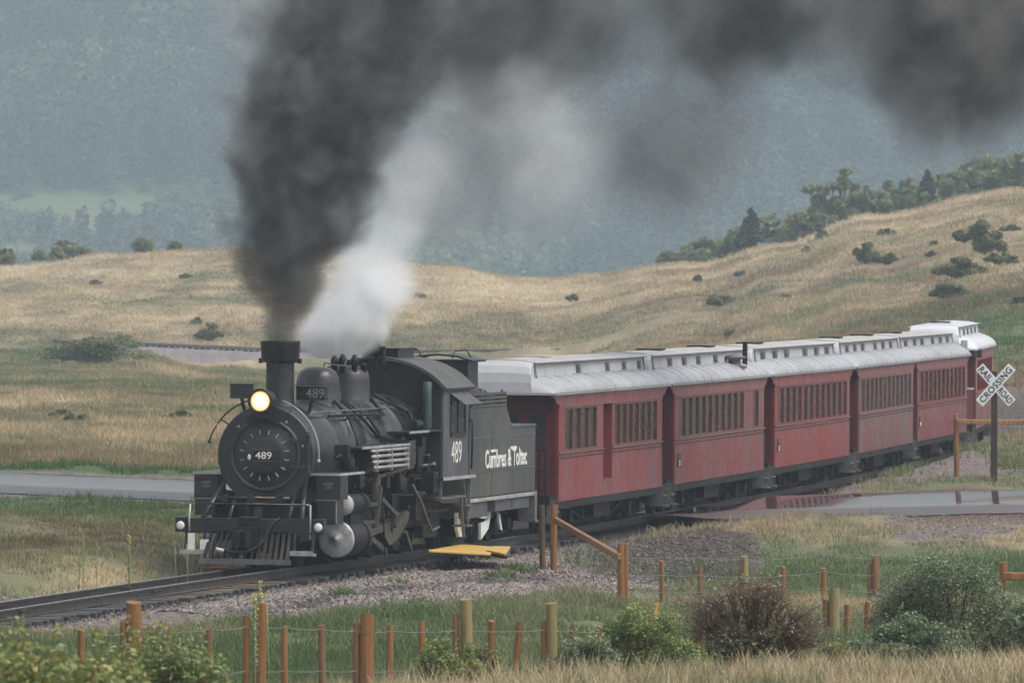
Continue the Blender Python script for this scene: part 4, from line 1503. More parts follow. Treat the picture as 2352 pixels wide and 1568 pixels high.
    for y_ in np.arange(.6, Lc - .3, 1.25):
        for sx in (1, -1):
            b.tube([(sx * x, float(y_), 3.222 + z) for x, z in lower[:6]], .012, 5)
    roof = b.build("roof", M['roofwhite'] if ci == 5 else M['silver'], car)
    # clerestory with its hooded ends
    cs = [(-.80, .02), (-.785, .25), (-.74, .45), (-.64, .60), (-.45, .69), (-.2, .72)]
    cs = cs + [(q_, .72) for q_ in np.linspace(.3, Lc - .3, 8)] + [(Lc - y_, h_) for y_, h_ in reversed(cs)]
    vs, fs = [], []
    for y_, h_ in cs:
        zt = 3.19 + h_
        hw = .80 - .06 * (h_ / .72)
        ring = [(.80, 3.2), (hw, zt - .04 * h_), (hw - .03, zt), (.45, zt + .045 * h_), (0, zt + .075 * h_)]
        ring = ring + [(-x, z) for x, z in reversed(ring[:-1])]
        vs += [(x, y_, z) for x, z in ring]
    n = len(ring)
    for k in range(len(cs) - 1):
        fs += [(k * n + i, k * n + i + 1, (k + 1) * n + i + 1, (k + 1) * n + i) for i in range(n - 1)]
    fs += [tuple(range(n)), tuple((len(cs) - 1) * n + i for i in range(n))]
    cl = MB().add(vs, fs, False).build("clerestory", M['roofwhite'] if ci == 5 else M['clere'], roof)
    for k, pf in enumerate(cl.data.polygons): pf.use_smooth = False
    b = MB()
    ed = [(.74, 3.875), (.82, 3.865), (.82, 3.89), (.5, 3.945), (0, 3.975), (-.5, 3.945), (-.82, 3.89), (-.82, 3.865), (-.74, 3.875)]
    b.prism(ed, 'y', -.30, Lc + .30)
    b.build("roof_deck", M['roofwhite'] if ci == 5 else M['silver2'], roof)
    b = MB()
    b.prism([(.80, 3.52), (.82, 3.52), (.77, 3.87), (.75, 3.87)], 'y', -.30, -.22)
    b.prism([(.80, 3.52), (.82, 3.52), (.77, 3.87), (.75, 3.87)], 'y', Lc + .22, Lc + .30)
    b.prism([(.795, 3.545), (.83, 3.535), (.83, 3.56), (.80, 3.57)], 'y', -.3, Lc + .3)
    b.prism([(.818, 3.862), (.832, 3.862), (.832, 3.885), (.818, 3.885)], 'y', -.30, Lc + .30)
    b.build("roof_trim", M['grime'], roof)
    for y_, w_ in cdic['clere']:
        b = MB()
        lean = lambda z: .80 - .06 * (z - 3.2) / .68
        z0, z1 = 3.60, 3.80
        b.prism([(lean(z0) + .004, z0), (lean(z0) + .022, z0), (lean(z1) + .022, z1), (lean(z1) + .004, z1)], 'y', y_, y_ + w_)
        cw_ = b.build("clerestory_window", M['grime'], roof)
        b = MB()
        b.prism([(lean(z0) + .024, z0 + .03), (lean(z0) + .030, z0 + .03), (lean(z1) + .030, z1 - .03), (lean(z1) + .024, z1 - .03)], 'y', y_ + .06, y_ + w_ * .55)
        b.build("pane", M['glassdark'], cw_)
    b = MB()
    b.box(-.3, .3, Lc * .25, Lc * .25 + 1.0, 3.97, 4.01)
    if ci in (1, 3): MB().box(-.3, .3, Lc * .8, Lc * .8 + 1.0, 3.97, 4.01).build("roof_hatch", M['under'], roof)
    b.build("roof_hatch", M['under'] if ci else M['clere'], roof)
    if cdic.get('stove'):
        b = MB()
        b.cyl((1.0, 14.0, 3.45), (1.0, 14.0, 4.1), .065, n=14)
        b.cyl((1.0, 14.0, 4.06), (1.0, 14.0, 4.1), .08, n=14)
        b.build("stove_pipe", M['under'], roof)
        b = MB()
        b.lathe([(.22, 3.45), (.16, 3.56), (.16, 3.66), (.30, 3.70), (.28, 3.74), (.05, 3.80), (0, 3.80)], (.98, 12.2, 0), (0, 0, 1), 18)
        b.box(.7, 1.26, 11.9, 12.5, 3.44, 3.50)
        b.build("roof_ventilator", M['grime'], roof)
    # number tag near the corner
    if cdic['tagno']:
        b = MB().box(CW + .003, CW + .016, .50, 1.02, 1.18, 1.50)
        tg = b.build("number_plate", M['ink'], car)
        letters("digit", cdic['tagno'], .20, .14, M['letter'], tg, side_mat(CW + .019, .76, 1.27), bold=.02)
        letters("digit", "CAR", .34, .06, M['dimwhite'], tg, side_mat(CW + .019, .76, 1.43), bold=.01)
    # platforms, gates, steps
    for y0, y1 in ((-.70, 0), (Lc, Lc + .70)):
        b = MB()
        b.box(-1.2, 1.2, y0, y1, .80, .90)
        yy_ = y0 if y0 < 0 else y1 - .06
        b.box(-1.2, 1.2, yy_, yy_ + .06, .70, .92)
        b.build("platform", M['under'], car)
    for yg in (-.66, Lc + .62):
        b = MB()
        if cdic['gate'] == 'bars':
            for x in (.80, .95, 1.10, -.80, -1.1): b.box(x - .025, x + .025, yg, yg + .04, .9, 1.95)
            for z in (1.0, 1.45, 1.92): b.box(.78, 1.12, yg, yg + .04, z, z + .045)
            b.box(1.07, 1.13, yg - .02, yg + .06, .45, .95)
        elif cdic['gate'] == 'solid':
            b.prism([(.62, .85), (1.12, .85), (1.12, 1.85), (1.06, 1.98), (.68, 1.98), (.62, 1.85)], 'y', yg, yg + .05)
            MB().box(-1.1, -.6, yg, yg + .05, .85, 1.95).build("platform_gate", M['under'], car)
        else:
            MB().box(-1.22, -.1, yg, yg + .05, .80, 1.98).build("platform_gate", M['letterboard'], car)
            b.box(.10, 1.22, yg, yg + .05, .80, 1.98)
        b.build("platform_gate", M['letterboard'] if cdic['gate'] == 'panel' else M['under'], car)
    if cdic.get('tailbox'):
        b = MB()
        b.box(-1.24, 1.24, -.68, -.58, 1.98, 2.04)
        b.box(.98, 1.03, -.64, -.59, 2.04, 3.18)
        b.build("hand_rail", M['white'], car)
        b = MB()
        b.box(.55, .72, -.715, -.69, 1.42, 1.62)
        b.build("notice_plate", M['grime'], car)
        b = MB()
        b.box(.85, 1.05, -.9, -.72, 3.25, 3.48)
        b.cyl((.95, -.94, 3.36), (.95, -.90, 3.36), .07, n=14)
        b.build("end_lamp", M['clere'], car)
        b = MB().box(1.30, 1.45, .1, .35, 2.95, 3.2)
        b.build("side_lamp", M['under'], car)
    # underframe and trucks
    b = MB()
    b.box(-1.1, 1.1, .1, Lc - .1, .56, .76)
    b.box(CW - .12, CW - .02, .1, Lc - .1, .60, .76)
    for y_ in (Lc * .36, Lc * .64):
        b.box(.85, .95, y_ - .06, y_ + .06, .22, .60)
        b.box(-.95, -.85, y_ - .06, y_ + .06, .22, .60)
    for sx in (-1, 1):
        b.bar((sx * .9, 3.2, .58), (sx * .9, Lc * .36, .24), .04, .04)
        b.bar((sx * .9, Lc * .36, .24), (sx * .9, Lc * .64, .24), .04, .04)
        b.bar((sx * .9, Lc * .64, .24), (sx * .9, Lc - 3.2, .58), .04, .04)
    b.box(.3, 1.05, Lc * .42, Lc * .58, .26, .58)
    b.cyl((.5, Lc * .27, .45), (.5, Lc * .34, .45), .2, n=14)
    b.cyl((-.05, -.85, .68), (-.05, Lc + .85, .68), .09, n=8)
    b.box(-.16, .1, -.98, -.6, .56, .82)
    b.box(-.16, .1, Lc + .6, Lc + .98, .56, .82)
    b.build("underframe", M['under'], car)
    for y_ in (-.62, Lc + .06):
        b = MB()
        for z_, dx in ((.28, .10), (.52, .04)):
            b.box(CW - .34 + dx, CW + dx, y_, y_ + .56, z_, z_ + .035)
        b.box(CW - .3, CW + .02, y_ - .02, y_, .28, .82)
        b.box(CW - .3, CW + .02, y_ + .56, y_ + .58, .28, .82)
        b.build("steps", M['grime'], car)
    truck(car, 2.3, M['under'], wb=1.5, r=.33)
    truck(car, Lc - 2.3, M['under'], wb=1.5, r=.33)

# ------------------------------------------------------------------ level crossing sign
def gz(x, y): return float(ground_z(np.array([x]), np.array([y]))[0])


cx, cyy = W(2283, 1090, 227).x, 227.0
zb = gz(cx, cyy)
cs_ = empty("crossbuck_sign", Matrix.Translation((cx, cyy, zb)))
tag(cs_, 'white RAIL ROAD CROSSING sign of crossed boards on a brown post by the road', 'railroad sign')
ZC = float(Wz(0, 883, 227) - zb)
b = MB()
b.prism([(-.085, -.4), (.085, -.4), (.075, ZC + .34), (-.075, ZC + .34)], 'y', -.075, .075)
b.build("post", M['signpost'], cs_, .01)
for ang, yb, txts, nm in ((48, -.135, None, "rail_road_board"), (-48, -.165, None, "crossing_board")):
    mm = Matrix.Translation((.03, yb, ZC)) @ Matrix.Rotation(R(ang), 4, 'Y')
    b = MB().box(-.625, .625, -.006, .006, -.126, .126)
    bd = b.build("board", M['signwhite'], cs_, .003)
    bd.matrix_local = mm
    y = -.009
    if ang > 0:
        letters("lettering", "RAIL", .42, .17, M['ink'], bd, Matrix.Translation((-.375, y, 0)), .002, bold=.02)
        letters("lettering", "ROAD", .44, .17, M['ink'], bd, Matrix.Translation((.37, y, 0)), .002, bold=.02)
    else:
        letters("lettering", "CROSSING", 1.12, .17, M['ink'], bd, Matrix.Translation((0, y, 0)), .002, spacing=1.1, bold=.02)

# ------------------------------------------------------------------ timber fences
def post_mesh(w, h, tilt=(0, 0), z0=-.35, seed=0, flat=False):
    r = random.Random(seed)
    b = MB()
    n = 14 if not flat else 4
    base = Vector((0, 0, z0))
    top = Vector((tilt[0] * h, tilt[1] * h, h))
    k = 7
    ph = r.uniform(0, 6)
    vs = []
    for j in range(k + 1):
        t_ = j / k
        p = base.lerp(top, t_) + Vector((math.sin(t_ * 3 + ph) * .008, math.cos(t_ * 2.3 + ph) * .006, 0))
        rr = w / 2 * (1.04 - .08 * t_ + r.uniform(-.02, .02))
        if j == k: rr *= .97
        for i in range(n):
            a = 2 * math.pi * (i + .5) / n
            q = rr * (1.25 if flat else 1) * (1 + .03 * math.sin(3 * a + ph))
            vs.append(p + Vector((q * math.cos(a), q * math.sin(a), .012 * math.sin(a + ph) if j == k else 0)))
    fs = [(j * n + i, j * n + (i + 1) % n, (j + 1) * n + (i + 1) % n, (j + 1) * n + i) for j in range(k) for i in range(n)]
    b.add(vs, fs, not flat)
    b.add(vs[-n:], [tuple(range(n))])
    return b


def wires(fence, inv, pts, hs, sag=.03):
    for h in hs:
        line = []
        for k in range(len(pts) - 1):
            a, c = pts[k] + Vector((0, -.03, h)), pts[k + 1] + Vector((0, -.03, h))
            for i in range(6):
                q = i / 6
                line.append(inv @ (a.lerp(c, q) + Vector((0, 0, -sag * 4 * q * (1 - q) * min(1, (c - a).length / 2.0)))))
        line.append(inv @ (pts[-1] + Vector((0, -.03, h))))
        b = MB().tube(line, .0055, 5)
        # barbs
        rr = random.Random(int(h * 100))
        for k in range(0, len(line) - 1):
            for _ in range(2):
                p = line[k].lerp(line[k + 1], rr.random())
                b.bar(p + Vector((-.012, 0, -.016)), p + Vector((.012, 0, .016)), .006, .006)
        b.build("wire", M['wire'], fence)


# near fence: (picture column, row of the top, width in px, depth, kind)
near = [(185, 1446, 18, 92, 's'), (284, 1424, 18, 93, 's'), (306, 1382, 37, 93, 'p'), (382, 1446, 18, 96, 's'), (481, 1441, 18, 100, 's'), (565, 1415, 17, 107, 's'), (597, 1383, 31, 107, 'p'),
        (654, 1435, 17, 110, 's'), (740, 1435, 17, 113, 's'), (819, 1432, 17, 116, 's'), (843, 1410, 33, 116, 'p'), (897, 1437, 16, 118, 's'), (969, 1427, 17, 120, 's'), (1047, 1406, 16, 121, 's'),
        (1070, 1375, 28, 121, 'g'), (1129, 1425, 16, 123, 's'), (1195, 1428, 17, 124, 's'), (1250, 1427, 15, 125, 's'), (1267, 1384, 27, 125, 'g'), (1315, 1438, 14, 127, 's'), (1376, 1438, 14, 129, 's'),
        (1448, 1398, 26, 131, 'p'), (1607, 1401, 24, 134, 'p'), (1849, 1398, 14, 138, 's'), (1896, 1377, 15, 139, 's'), (1917, 1350, 25, 139, 'g'), (1945, 1388, 13, 140, 's'), (1992, 1383, 14, 141, 's'),
        (2033, 1370, 15, 142, 's'), (2047, 1352, 22, 142, 'p')]
nf = empty("wire_fence", Matrix.Translation(W(900, 1560, 118)))
tag(nf, 'near barbed wire fence of orange-brown posts and thin stays in the foreground grass', 'fence')
ni = nf.matrix_world.inverted()
npts, first = [], True
tilts = {565: -.01, 1129: .07, 1195: .13, 1047: -.02, 969: -.05, 481: .02, 1315: .01}
for k, (px, py, wpx, Y, kd) in enumerate(near):
    p = W(px, py, Y)
    g = gz(p.x, Y)
    h = max(.5, p.z - g)
    base = Vector((p.x, Y, g))
    tl = tilts.get(px, random.uniform(-.015, .015))
    base.x -= tl * h
    wm = wpx / F * Y
    b = post_mesh(wm, h, (tl, 0), seed=k, flat=px == 1448)
    o = b.build("stay" if kd == 's' else "post", M['post2'] if kd == 'g' else (M['post4'] if (k * 7) % 5 in (1, 3) else M['post']), nf)
    o.matrix_local = Matrix.Translation(ni @ base)
    if kd == 'g': o['label'] = 'greenish weathered fence post'
    if kd == 'p' and px in (597, 843):
        b2 = MB()
        for dx in (-.02, .02): b2.tube([(dx, 0, h - .02), (dx, 0, h + .035), (dx * .3, 0, h + .05)], .006, 5)
        s2 = b2.build("staple", M['wire'], o)
    if kd != 'g' or True:
        hh = Wz(0, 1446, Y) - g
        if abs(tl) < .05: npts.append(Vector((base.x + tl * h, Y - wm * .5 * (kd != 's'), g)))
mean_h = .86
zz_ = []
wl = [Vector((p.x, p.y, p.z)) for p in npts]
hts = [.80, .30]
# the wires keep level along the line of post heads
rowsw = {0: lambda px: np.interp(px, [180, 306, 597, 843, 1267, 1450, 2050], [1455, 1454, 1436, 1448, 1446, 1452, 1408]), 1: lambda px: np.interp(px, [180, 597, 1267, 1450, 2050], [1556, 1538, 1540, 1530, 1480])}
for r_ in (0, 1):
    line = []
    for k, p in enumerate(wl):
        px = 1176 + F * p.x / p.y
        q = Vector((p.x, p.y - .02, Wz(0, float(rowsw[r_](px)), p.y)))
        if line:
            prev = line[-1]
            for i in (1, 2, 3):
                m_ = prev.lerp(q, i / 4)
                line.append(m_ + Vector((0, 0, -.02)))
        line.append(q)
    line = [ni @ q for q in line]
    b = MB().tube(line, .0055, 5)
    rr = random.Random(r_)
    for k in range(len(line) - 1):
        p = line[k].lerp(line[k + 1], rr.random())
        b.bar(p + Vector((-.014, 0, -.02)), p + Vector((.014, 0, .02)), .007, .007)
    b.build("wire", M['wire'], nf)

# second fence across the flat beyond
far = [(1438, 1250, 12, 166, 's'), (1427, 1245, 19, 166, 'p'), (1519, 1287, 11, 168, 's'), (1607, 1297, 12, 169, 's'), (1699, 1305, 10, 170, 's'), (1710, 1277, 17, 170, 'g'), (1798, 1300, 13, 171, 's'), (1891, 1304, 13, 172, 's'),
       (1998, 1296, 11, 173, 's'), (2011, 1275, 20, 173, 'p'), (2310, 1290, 17, 150, 'p')]
ff = empty("wire_fence", Matrix.Translation(W(1700, 1400, 170)))
tag(ff, 'farther wire fence of thin orange posts below the dark gravel bank', 'fence')
fi_ = ff.matrix_world.inverted()
fpts = []
for k, (px, py, wpx, Y, kd) in enumerate(far):
    if px == 2310: continue
    p = W(px, py, Y)
    g = gz(p.x, Y)
    h = max(.6, p.z - g)
    tl = -.05 if px == 1607 else random.uniform(-.012, .012)
    b = post_mesh(wpx / F * Y, h, (tl, 0), seed=50 + k)
    o = b.build("stay" if kd == 's' else "post", M['post2'] if kd == 'g' else (M['post4'] if (k * 7) % 5 in (1, 3) else M['post']), ff)
    o.matrix_local = Matrix.Translation(fi_ @ Vector((p.x - tl * h, Y, g)))
    fpts.append(Vector((p.x, Y - .05, g)))
wires(ff, fi_, fpts[1:], (.95, .62, .3))


def brace(name, label, posts, rail, Ms, wp=.15):
    e = empty(name, Matrix.Translation((posts[0][0], posts[0][1], gz(posts[0][0], posts[0][1]))))
    tag(e, label, 'fence')
    iv = e.matrix_world.inverted()
    for k, (x, y, top, w_, m_) in enumerate(posts):
        g = gz(x, y)
        o = post_mesh(w_, top - g, (random.uniform(-.02, .02), 0), seed=80 + k).build("post", m_, e)
        o.matrix_local = Matrix.Translation(iv @ Vector((x, y, g)))
    for a, c in rail:
        b = MB().bar(iv @ Vector(a), iv @ Vector(c), .10, .13)
        b.build("rail", M['post'], e, .02)
    return e


a1, a2, a3, a4 = W(1246, 1160, 187), W(1272, 1158, 186), W(1427, 1250, 165.3), W(1438, 1255, 166.5)
brace("cattle_guard_brace", 'orange timber brace with sloping top rail beside the train and yellow planks',
      [(a1.x, a1.y, a1.z, .13, M['post3']), (a2.x, a2.y, a2.z, .145, M['post'])],
      [(W(1276, 1194, 185.6), W(1422, 1278, 165.8))], None)
r1, r2 = W(2198, 950, 233), W(2420, 945, 234)
brace("timber_brace", 'orange timber brace with level rail behind the crossing sign post',
      [(r1.x, r1.y, r1.z, .15, M['post']), (r2.x, r2.y, r2.z, .15, M['post'])],
      [(W(2196, 968, 232.8), W(2424, 970, 233.8))], None)
r1, r2 = W(2308, 1290, 150), W(2440, 1290, 150)
brace("timber_brace", 'short orange timber brace at the right edge behind the big green shrub',
      [(r1.x, r1.y, r1.z, .15, M['post']), (r2.x, r2.y, r2.z, .15, M['post'])],
      [(W(2304, 1322, 149.8), W(2446, 1326, 149.8))], None)
# yellow marker and leaning wire stake
p = W(1502, 1384, 150)
g = gz(p.x, 150)
b = MB().box(-.035, .035, -.012, .012, -.2, p.z - g)
b.cyl((0, -.013, p.z - g - .06), (0, -.016, p.z - g - .06), .012, n=8)
o = b.build("marker_stake", M['yellow'], None, .004)
o.matrix_world = Matrix.Translation((p.x, 150, g)) @ Matrix.Rotation(R(5), 4, 'Y')
tag(o, 'small yellow marker stake in the grass left of the red-brown shrub', 'marker')

# yellow cattle guard planks by the track
yb = empty("yellow_planks", Matrix.Translation(W(1080, 1270, 187.5)))
tag(yb, 'yellow painted plank panel lying beside the track under the tender', 'planks')
yi = yb.matrix_world.inverted()
A, B_, C_, D_ = [yi @ W(*q) for q in ((985, 1262, 184.5), (1060, 1249, 192.5), (1128, 1254, 190.3), (1128, 1270, 185.2))]
lo = Vector((0, 0, -.05))
b = MB()
b.add([A, B_, C_, D_, A + lo, B_ + lo, C_ + lo, D_ + lo], [(0, 1, 2, 3), (7, 6, 5, 4), (0, 4, 5, 1), (1, 5, 6, 2), (2, 6, 7, 3), (3, 7, 4, 0)])
b.build("long_plank", M['yellow'], yb, .01)
A, B_, C_, D_ = [yi @ W(*q) for q in ((1118, 1262, 186.2), (1130, 1253, 190.0), (1172, 1254, 189.2), (1160, 1271, 184.6))]
b = MB()
b.add([A, B_, C_, D_, A + lo, B_ + lo, C_ + lo, D_ + lo], [(0, 1, 2, 3), (7, 6, 5, 4), (0, 4, 5, 1), (1, 5, 6, 2), (2, 6, 7, 3), (3, 7, 4, 0)])
b.build("short_plank", M['yellow'], yb, .01)
b = MB().add([A + lo * .9 + Vector((.0, -.2, 0)), B_ + lo * .9, C_ + lo * .9, D_ + lo * .9 + Vector((.1, -.2, 0))] + [q + lo * 2.3 for q in (A, B_, C_, D_)], [(0, 1, 2, 3), (7, 6, 5, 4), (0, 4, 5, 1), (1, 5, 6, 2), (2, 6, 7, 3), (3, 7, 4, 0)])
b.build("timber_base", M['tie'], yb)

# small rusty cattle guard board left of the pilot
p = W(735, 1305, 174)
p = W(500, 1305, 182)
b = MB().box(-.30, .22, -.05, .05, -.25, .03)
b.box(-.26, -.16, -.07, -.05, -.2, .0)
o = b.build("rusty_board", mat('rust_orange_board', (.26, .075, .025), .6, var=.3, scale=6), None, .008)
o.matrix_world = Matrix.Translation(p)
tag(o, 'short rusty orange board low beside the far rail under the pilot', 'board')

# ------------------------------------------------------------------ vegetation
def leaf_cloud(lumps, n, size, rg, up=.3, shell=.55, tone=.5, tv=.28):
    """n leaf quads spread through ellipsoid lumps (x, y, z, rx, ry, rz)"""
    lumps = np.asarray(lumps, float)
    vol = lumps[:, 3] * lumps[:, 5]
    pick = rg.choice(len(lumps), n, p=vol / vol.sum())
    d = rg.normal(size=(n, 3))
    d /= np.linalg.norm(d, axis=1)[:, None]
    r = rg.random(n) ** shell
    l = lumps[pick]
    ctr = l[:, :3] + d * r[:, None] * l[:, 3:]
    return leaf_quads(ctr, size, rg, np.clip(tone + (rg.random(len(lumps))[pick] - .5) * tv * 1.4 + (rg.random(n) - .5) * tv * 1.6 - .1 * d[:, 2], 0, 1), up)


def leaf_quads(ctr, size, rg, tone, up=.3, aspect=.55):
    n = len(ctr)
    a = rg.normal(size=(n, 3))
    a[:, 2] *= .6
    a /= np.linalg.norm(a, axis=1)[:, None]
    bq = rg.normal(size=(n, 3))
    bq[:, 2] += up
    c = np.cross(a, bq)
    c /= np.linalg.norm(c, axis=1)[:, None] + 1e-9
    s_ = size * (.6 + .8 * rg.random(n))[:, None]
    v = np.stack([ctr - a * s_, ctr + c * s_ * aspect, ctr + a * s_, ctr - c * s_ * aspect], 1).reshape(-1, 3)
    f = np.arange(n * 4).reshape(n, 4)
    return v, f, np.repeat(tone, 4)


def stems(b, base, lumps, r0, rg, side=2):
    for l in lumps:
        tip = Vector(l[:3]) + Vector((0, 0, l[5] * .5))
        mid = Vector(base).lerp(tip, .5) + Vector((rg.normal() * .12 * l[3], rg.normal() * .12 * l[3], .08 * l[5]))
        b.tube([base, mid, tip], r0, 5, r0 * .35)
        for _ in range(side):
            st = mid.lerp(tip, rg.random())
            e = Vector(l[:3]) + Vector((rg.normal() * l[3] * .6, rg.normal() * l[4] * .5, (rg.random() - .1) * l[5]))
            b.tube([st, st.lerp(e, .5) + Vector((0, 0, .05 * l[5])), e], r0 * .5, 4, r0 * .2)


def shrub(name, label, cat, px, py, Y, wpx, hpx, leafm, nleaf, leaf, seed, group=None, nl=9, stemm=None, stem_r=.02, side=3, tone=.5, rust=0.0, depth=.8, base_tuck=.0, spiky=.0):
    rg = np.random.default_rng(seed)
    p = W(px, py, Y)
    k = F / Y
    w_, h_ = wpx / k, hpx / k
    g = gz(p.x, Y)
    zb = g - .05
    H = max(h_, .2) + (p.z - g)
    e = empty(name, Matrix.Translation((p.x, Y, zb)))
    tag(e, label, cat, group)
    lumps = []
    for i in range(nl):
        u = rg.uniform(-1, 1)
        t_ = rg.random() ** .8
        env = math.sqrt(max(0.05, 1 - (abs(u)) ** 2.2))
        zc = H * (.22 + .60 * t_ * env)
        lumps.append((u * w_ * .40, rg.uniform(-1, 1) * w_ * .3 * depth, zc, w_ * rg.uniform(.07, .17), w_ * rg.uniform(.08, .16), H * rg.uniform(.09, .20)))
    lumps.append((0, 0, H * .34, w_ * .30, w_ * .25, H * .26))
    v, f, tn_ = leaf_cloud(lumps, nleaf, leaf, rg, tone=tone)
    if spiky:
        # shoots that stand out of the outline
        ns = int(spiky)
        for i in range(ns):
            l = lumps[rg.integers(len(lumps))]
            a = np.array([l[0] + rg.normal() * l[3] * .6, l[1], l[2] + l[5] * .5])
            dirv = np.array([rg.normal() * .35, rg.normal() * .2, 1.0])
            ln = H * rg.uniform(.10, .30)
            m_ = rg.integers(6, 16)
            ctr = a + dirv * ln * rg.random((m_, 1)) + rg.normal(size=(m_, 3)) * leaf * .9
            v2, f2, t2 = leaf_quads(ctr, leaf, rg, np.clip(tone - .12 + (rg.random(m_) - .5) * .4, 0, 1))
            f = np.concatenate([f, f2 + len(v)])
            v = np.concatenate([v, v2])
            tn_ = np.concatenate([tn_, t2])
    v[:, 2] = np.maximum(v[:, 2], .02)
    link("foliage", np_mesh("foliage", v, f, {'tone': tn_, 'rust': np.where(np.repeat(rg.random(len(f)), 4) < rust, .75, 0)}), leafm, e)
    b = MB()
    stems(b, (0, 0, -.1), lumps, stem_r, rg, side)
    b.build("stems", stemm or M['twig'], e)
    return e


M['redtwig'] = mat('rusty_red_twig', (.125, .060, .036), .6, var=.4, scale=9)
BG = 'shrubs scattered over the hillside'
# foreground shrubs
shrub("shrub", 'soft out of focus leafy shrub in the bottom left corner', 'shrub', 95, 1700, 72, 683, 298, M['leaf_green'], 12375, 0.034, 101, nl=37, stem_r=.010, tone=.42, rust=.06, spiky=68)
shrub("shrub", 'green shrub with reddish twigs in front of the leftmost thick post', 'shrub', 335, 1650, 84, 512, 257, M['leaf_green'], 12375, 0.025, 102, nl=34, stem_r=.009, tone=.5, rust=.10, spiky=60)
shrub("shrub", 'small bright green shrub before the greenish post in the middle of the near fence', 'shrub', 1035, 1580, 119, 183, 150, M['leaf_green'], 7616, 0.021, 103, nl=17, stem_r=.007, tone=.40, spiky=24)
shrub("shrub", 'thin reddish twiggy shrub under the tilted fence stays', 'shrub', 1112, 1580, 120, 115, 134, M['leaf_green'], 1665, 0.019, 104, nl=13, stem_r=.006, side=6, tone=.5, rust=.2)
shrub("shrub", 'low grey-green shrub right of the second greenish fence post', 'shrub', 1340, 1575, 122, 231, 142, M['leaf_sage'], 8568, 0.021, 105, nl=18, stem_r=.007, tone=.45, spiky=20)
shrub("shrub", 'broad green shrub left of the red-brown twiggy shrub', 'shrub', 1478, 1590, 124, 317, 227, M['leaf_green'], 21420, 0.022, 106, nl=25, stem_r=.008, tone=.48, spiky=40)
shrub("shrub", 'red-brown twiggy shrub with few green leaves', 'shrub', 1722, 1590, 126, 378, 305, M['leaf_sage'], 4998, 0.021, 107, nl=57, stem_r=.013, side=26, tone=.6, spiky=28, rust=.14, stemm=M['redtwig'])
shrub("shrub", 'low yellowish green shrub right of the red-brown shrub', 'shrub', 1925, 1575, 126, 231, 119, M['leaf_green'], 10234, 0.020, 108, nl=20, stem_r=.006, tone=.30, rust=.06, spiky=20)
shrub("shrub", 'large grey-green shrub at lower right, taller than the fence posts', 'shrub', 2190, 1585, 128, 402, 367, M['leaf_sage'], 32130, 0.022, 109, nl=44, stem_r=.011, side=6, tone=.55, rust=.05, spiky=68)
shrub("shrub", 'grey-green shrub spreading below the large shrub', 'shrub', 2090, 1590, 125, 292, 199, M['leaf_sage'], 19516, 0.021, 110, nl=27, stem_r=.008, tone=.62, spiky=28)
shrub("shrub", 'dense dark green shrub cut by the right edge of the picture', 'shrub', 2335, 1590, 122, 183, 227, M['leaf_sage'], 14756, 0.021, 111, nl=23, stem_r=.008, tone=.66, spiky=20)

# brush on the hills: column, row of the foot, depth, width px, height px, words
hill = [
    (218, 834, 520, 232, 66, 'wide dark brush clump on the slope left of the chimney'),
    (480, 782, 590, 66, 42, 'round dark bush above the distant track'),
    (448, 745, 620, 28, 18, 'little bush just up the slope from the round dark bush'),
    (427, 640, 690, 30, 13, 'dark low clump near the top of the left meadow'),
    (218, 655, 680, 34, 12, 'pale green tuft high on the left meadow'),
    (175, 980, 305, 62, 34, 'low brush in the left meadow straight above the road'),
    (412, 965, 312, 70, 24, 'flat brush left of the locomotive front'),
    (145, 960, 318, 60, 22, 'thin brush beside the low brush in the left meadow'),
    (1312, 692, 640, 26, 20, 'single small bush on the open hillside over the second car'),
    (1653, 704, 560, 60, 32, 'round grey-green bush in the middle of the right hillside'),
    (1678, 782, 470, 34, 24, 'small bush just above the roof line of the train'),
    (1988, 607, 545, 66, 50, 'dark rounded bush in the upper right hillside'),
    (2036, 607, 545, 50, 28, 'lower bush touching the dark rounded bush'),
    (2140, 590, 560, 26, 14, 'small dark bush, lower of a pair on the right hillside'),
    (2144, 566, 575, 24, 14, 'small dark bush, upper of a pair on the right hillside'),
    (2215, 556, 570, 50, 30, 'pale bush at the left of the tall hillside bush'),
    (2262, 590, 530, 92, 78, 'tall dark bush on the right hillside'),
    (2205, 640, 500, 120, 44, 'spreading low bush below the tall hillside bush'),
    (2180, 690, 470, 86, 40, 'green bush lowest of the right hillside cluster'),
    (2300, 610, 525, 70, 34, 'bush at the right of the tall hillside bush'),
    (2342, 700, 450, 40, 22, 'bush low at the right edge above the crossing sign'),
    (1850, 580, 600, 26, 14, 'tiny dark bush below the tall ridge tree'),
    (1700, 636, 620, 26, 16, 'tiny bush on the middle hillside left of the larger bushes'),
    (1605, 650, 620, 22, 18, 'tiny dark bush low on the ridge slope'),
    (1808, 688, 580, 30, 14, 'pale tuft right of the round grey-green bush'),
    (2035, 540, 615, 40, 16, 'pale low bush near the ridge at right'),
    (2320, 532, 590, 40, 18, 'pale low bush close to the right edge of the hillside'),
    (2235, 448, 690, 26, 18, 'dark low bush on the crest at right'),
    (1885, 552, 690, 36, 26, 'small dark bush under the tall ridge tree'),
    (962, 685, 680, 34, 12, 'grey low bush behind the steam cloud'),
]
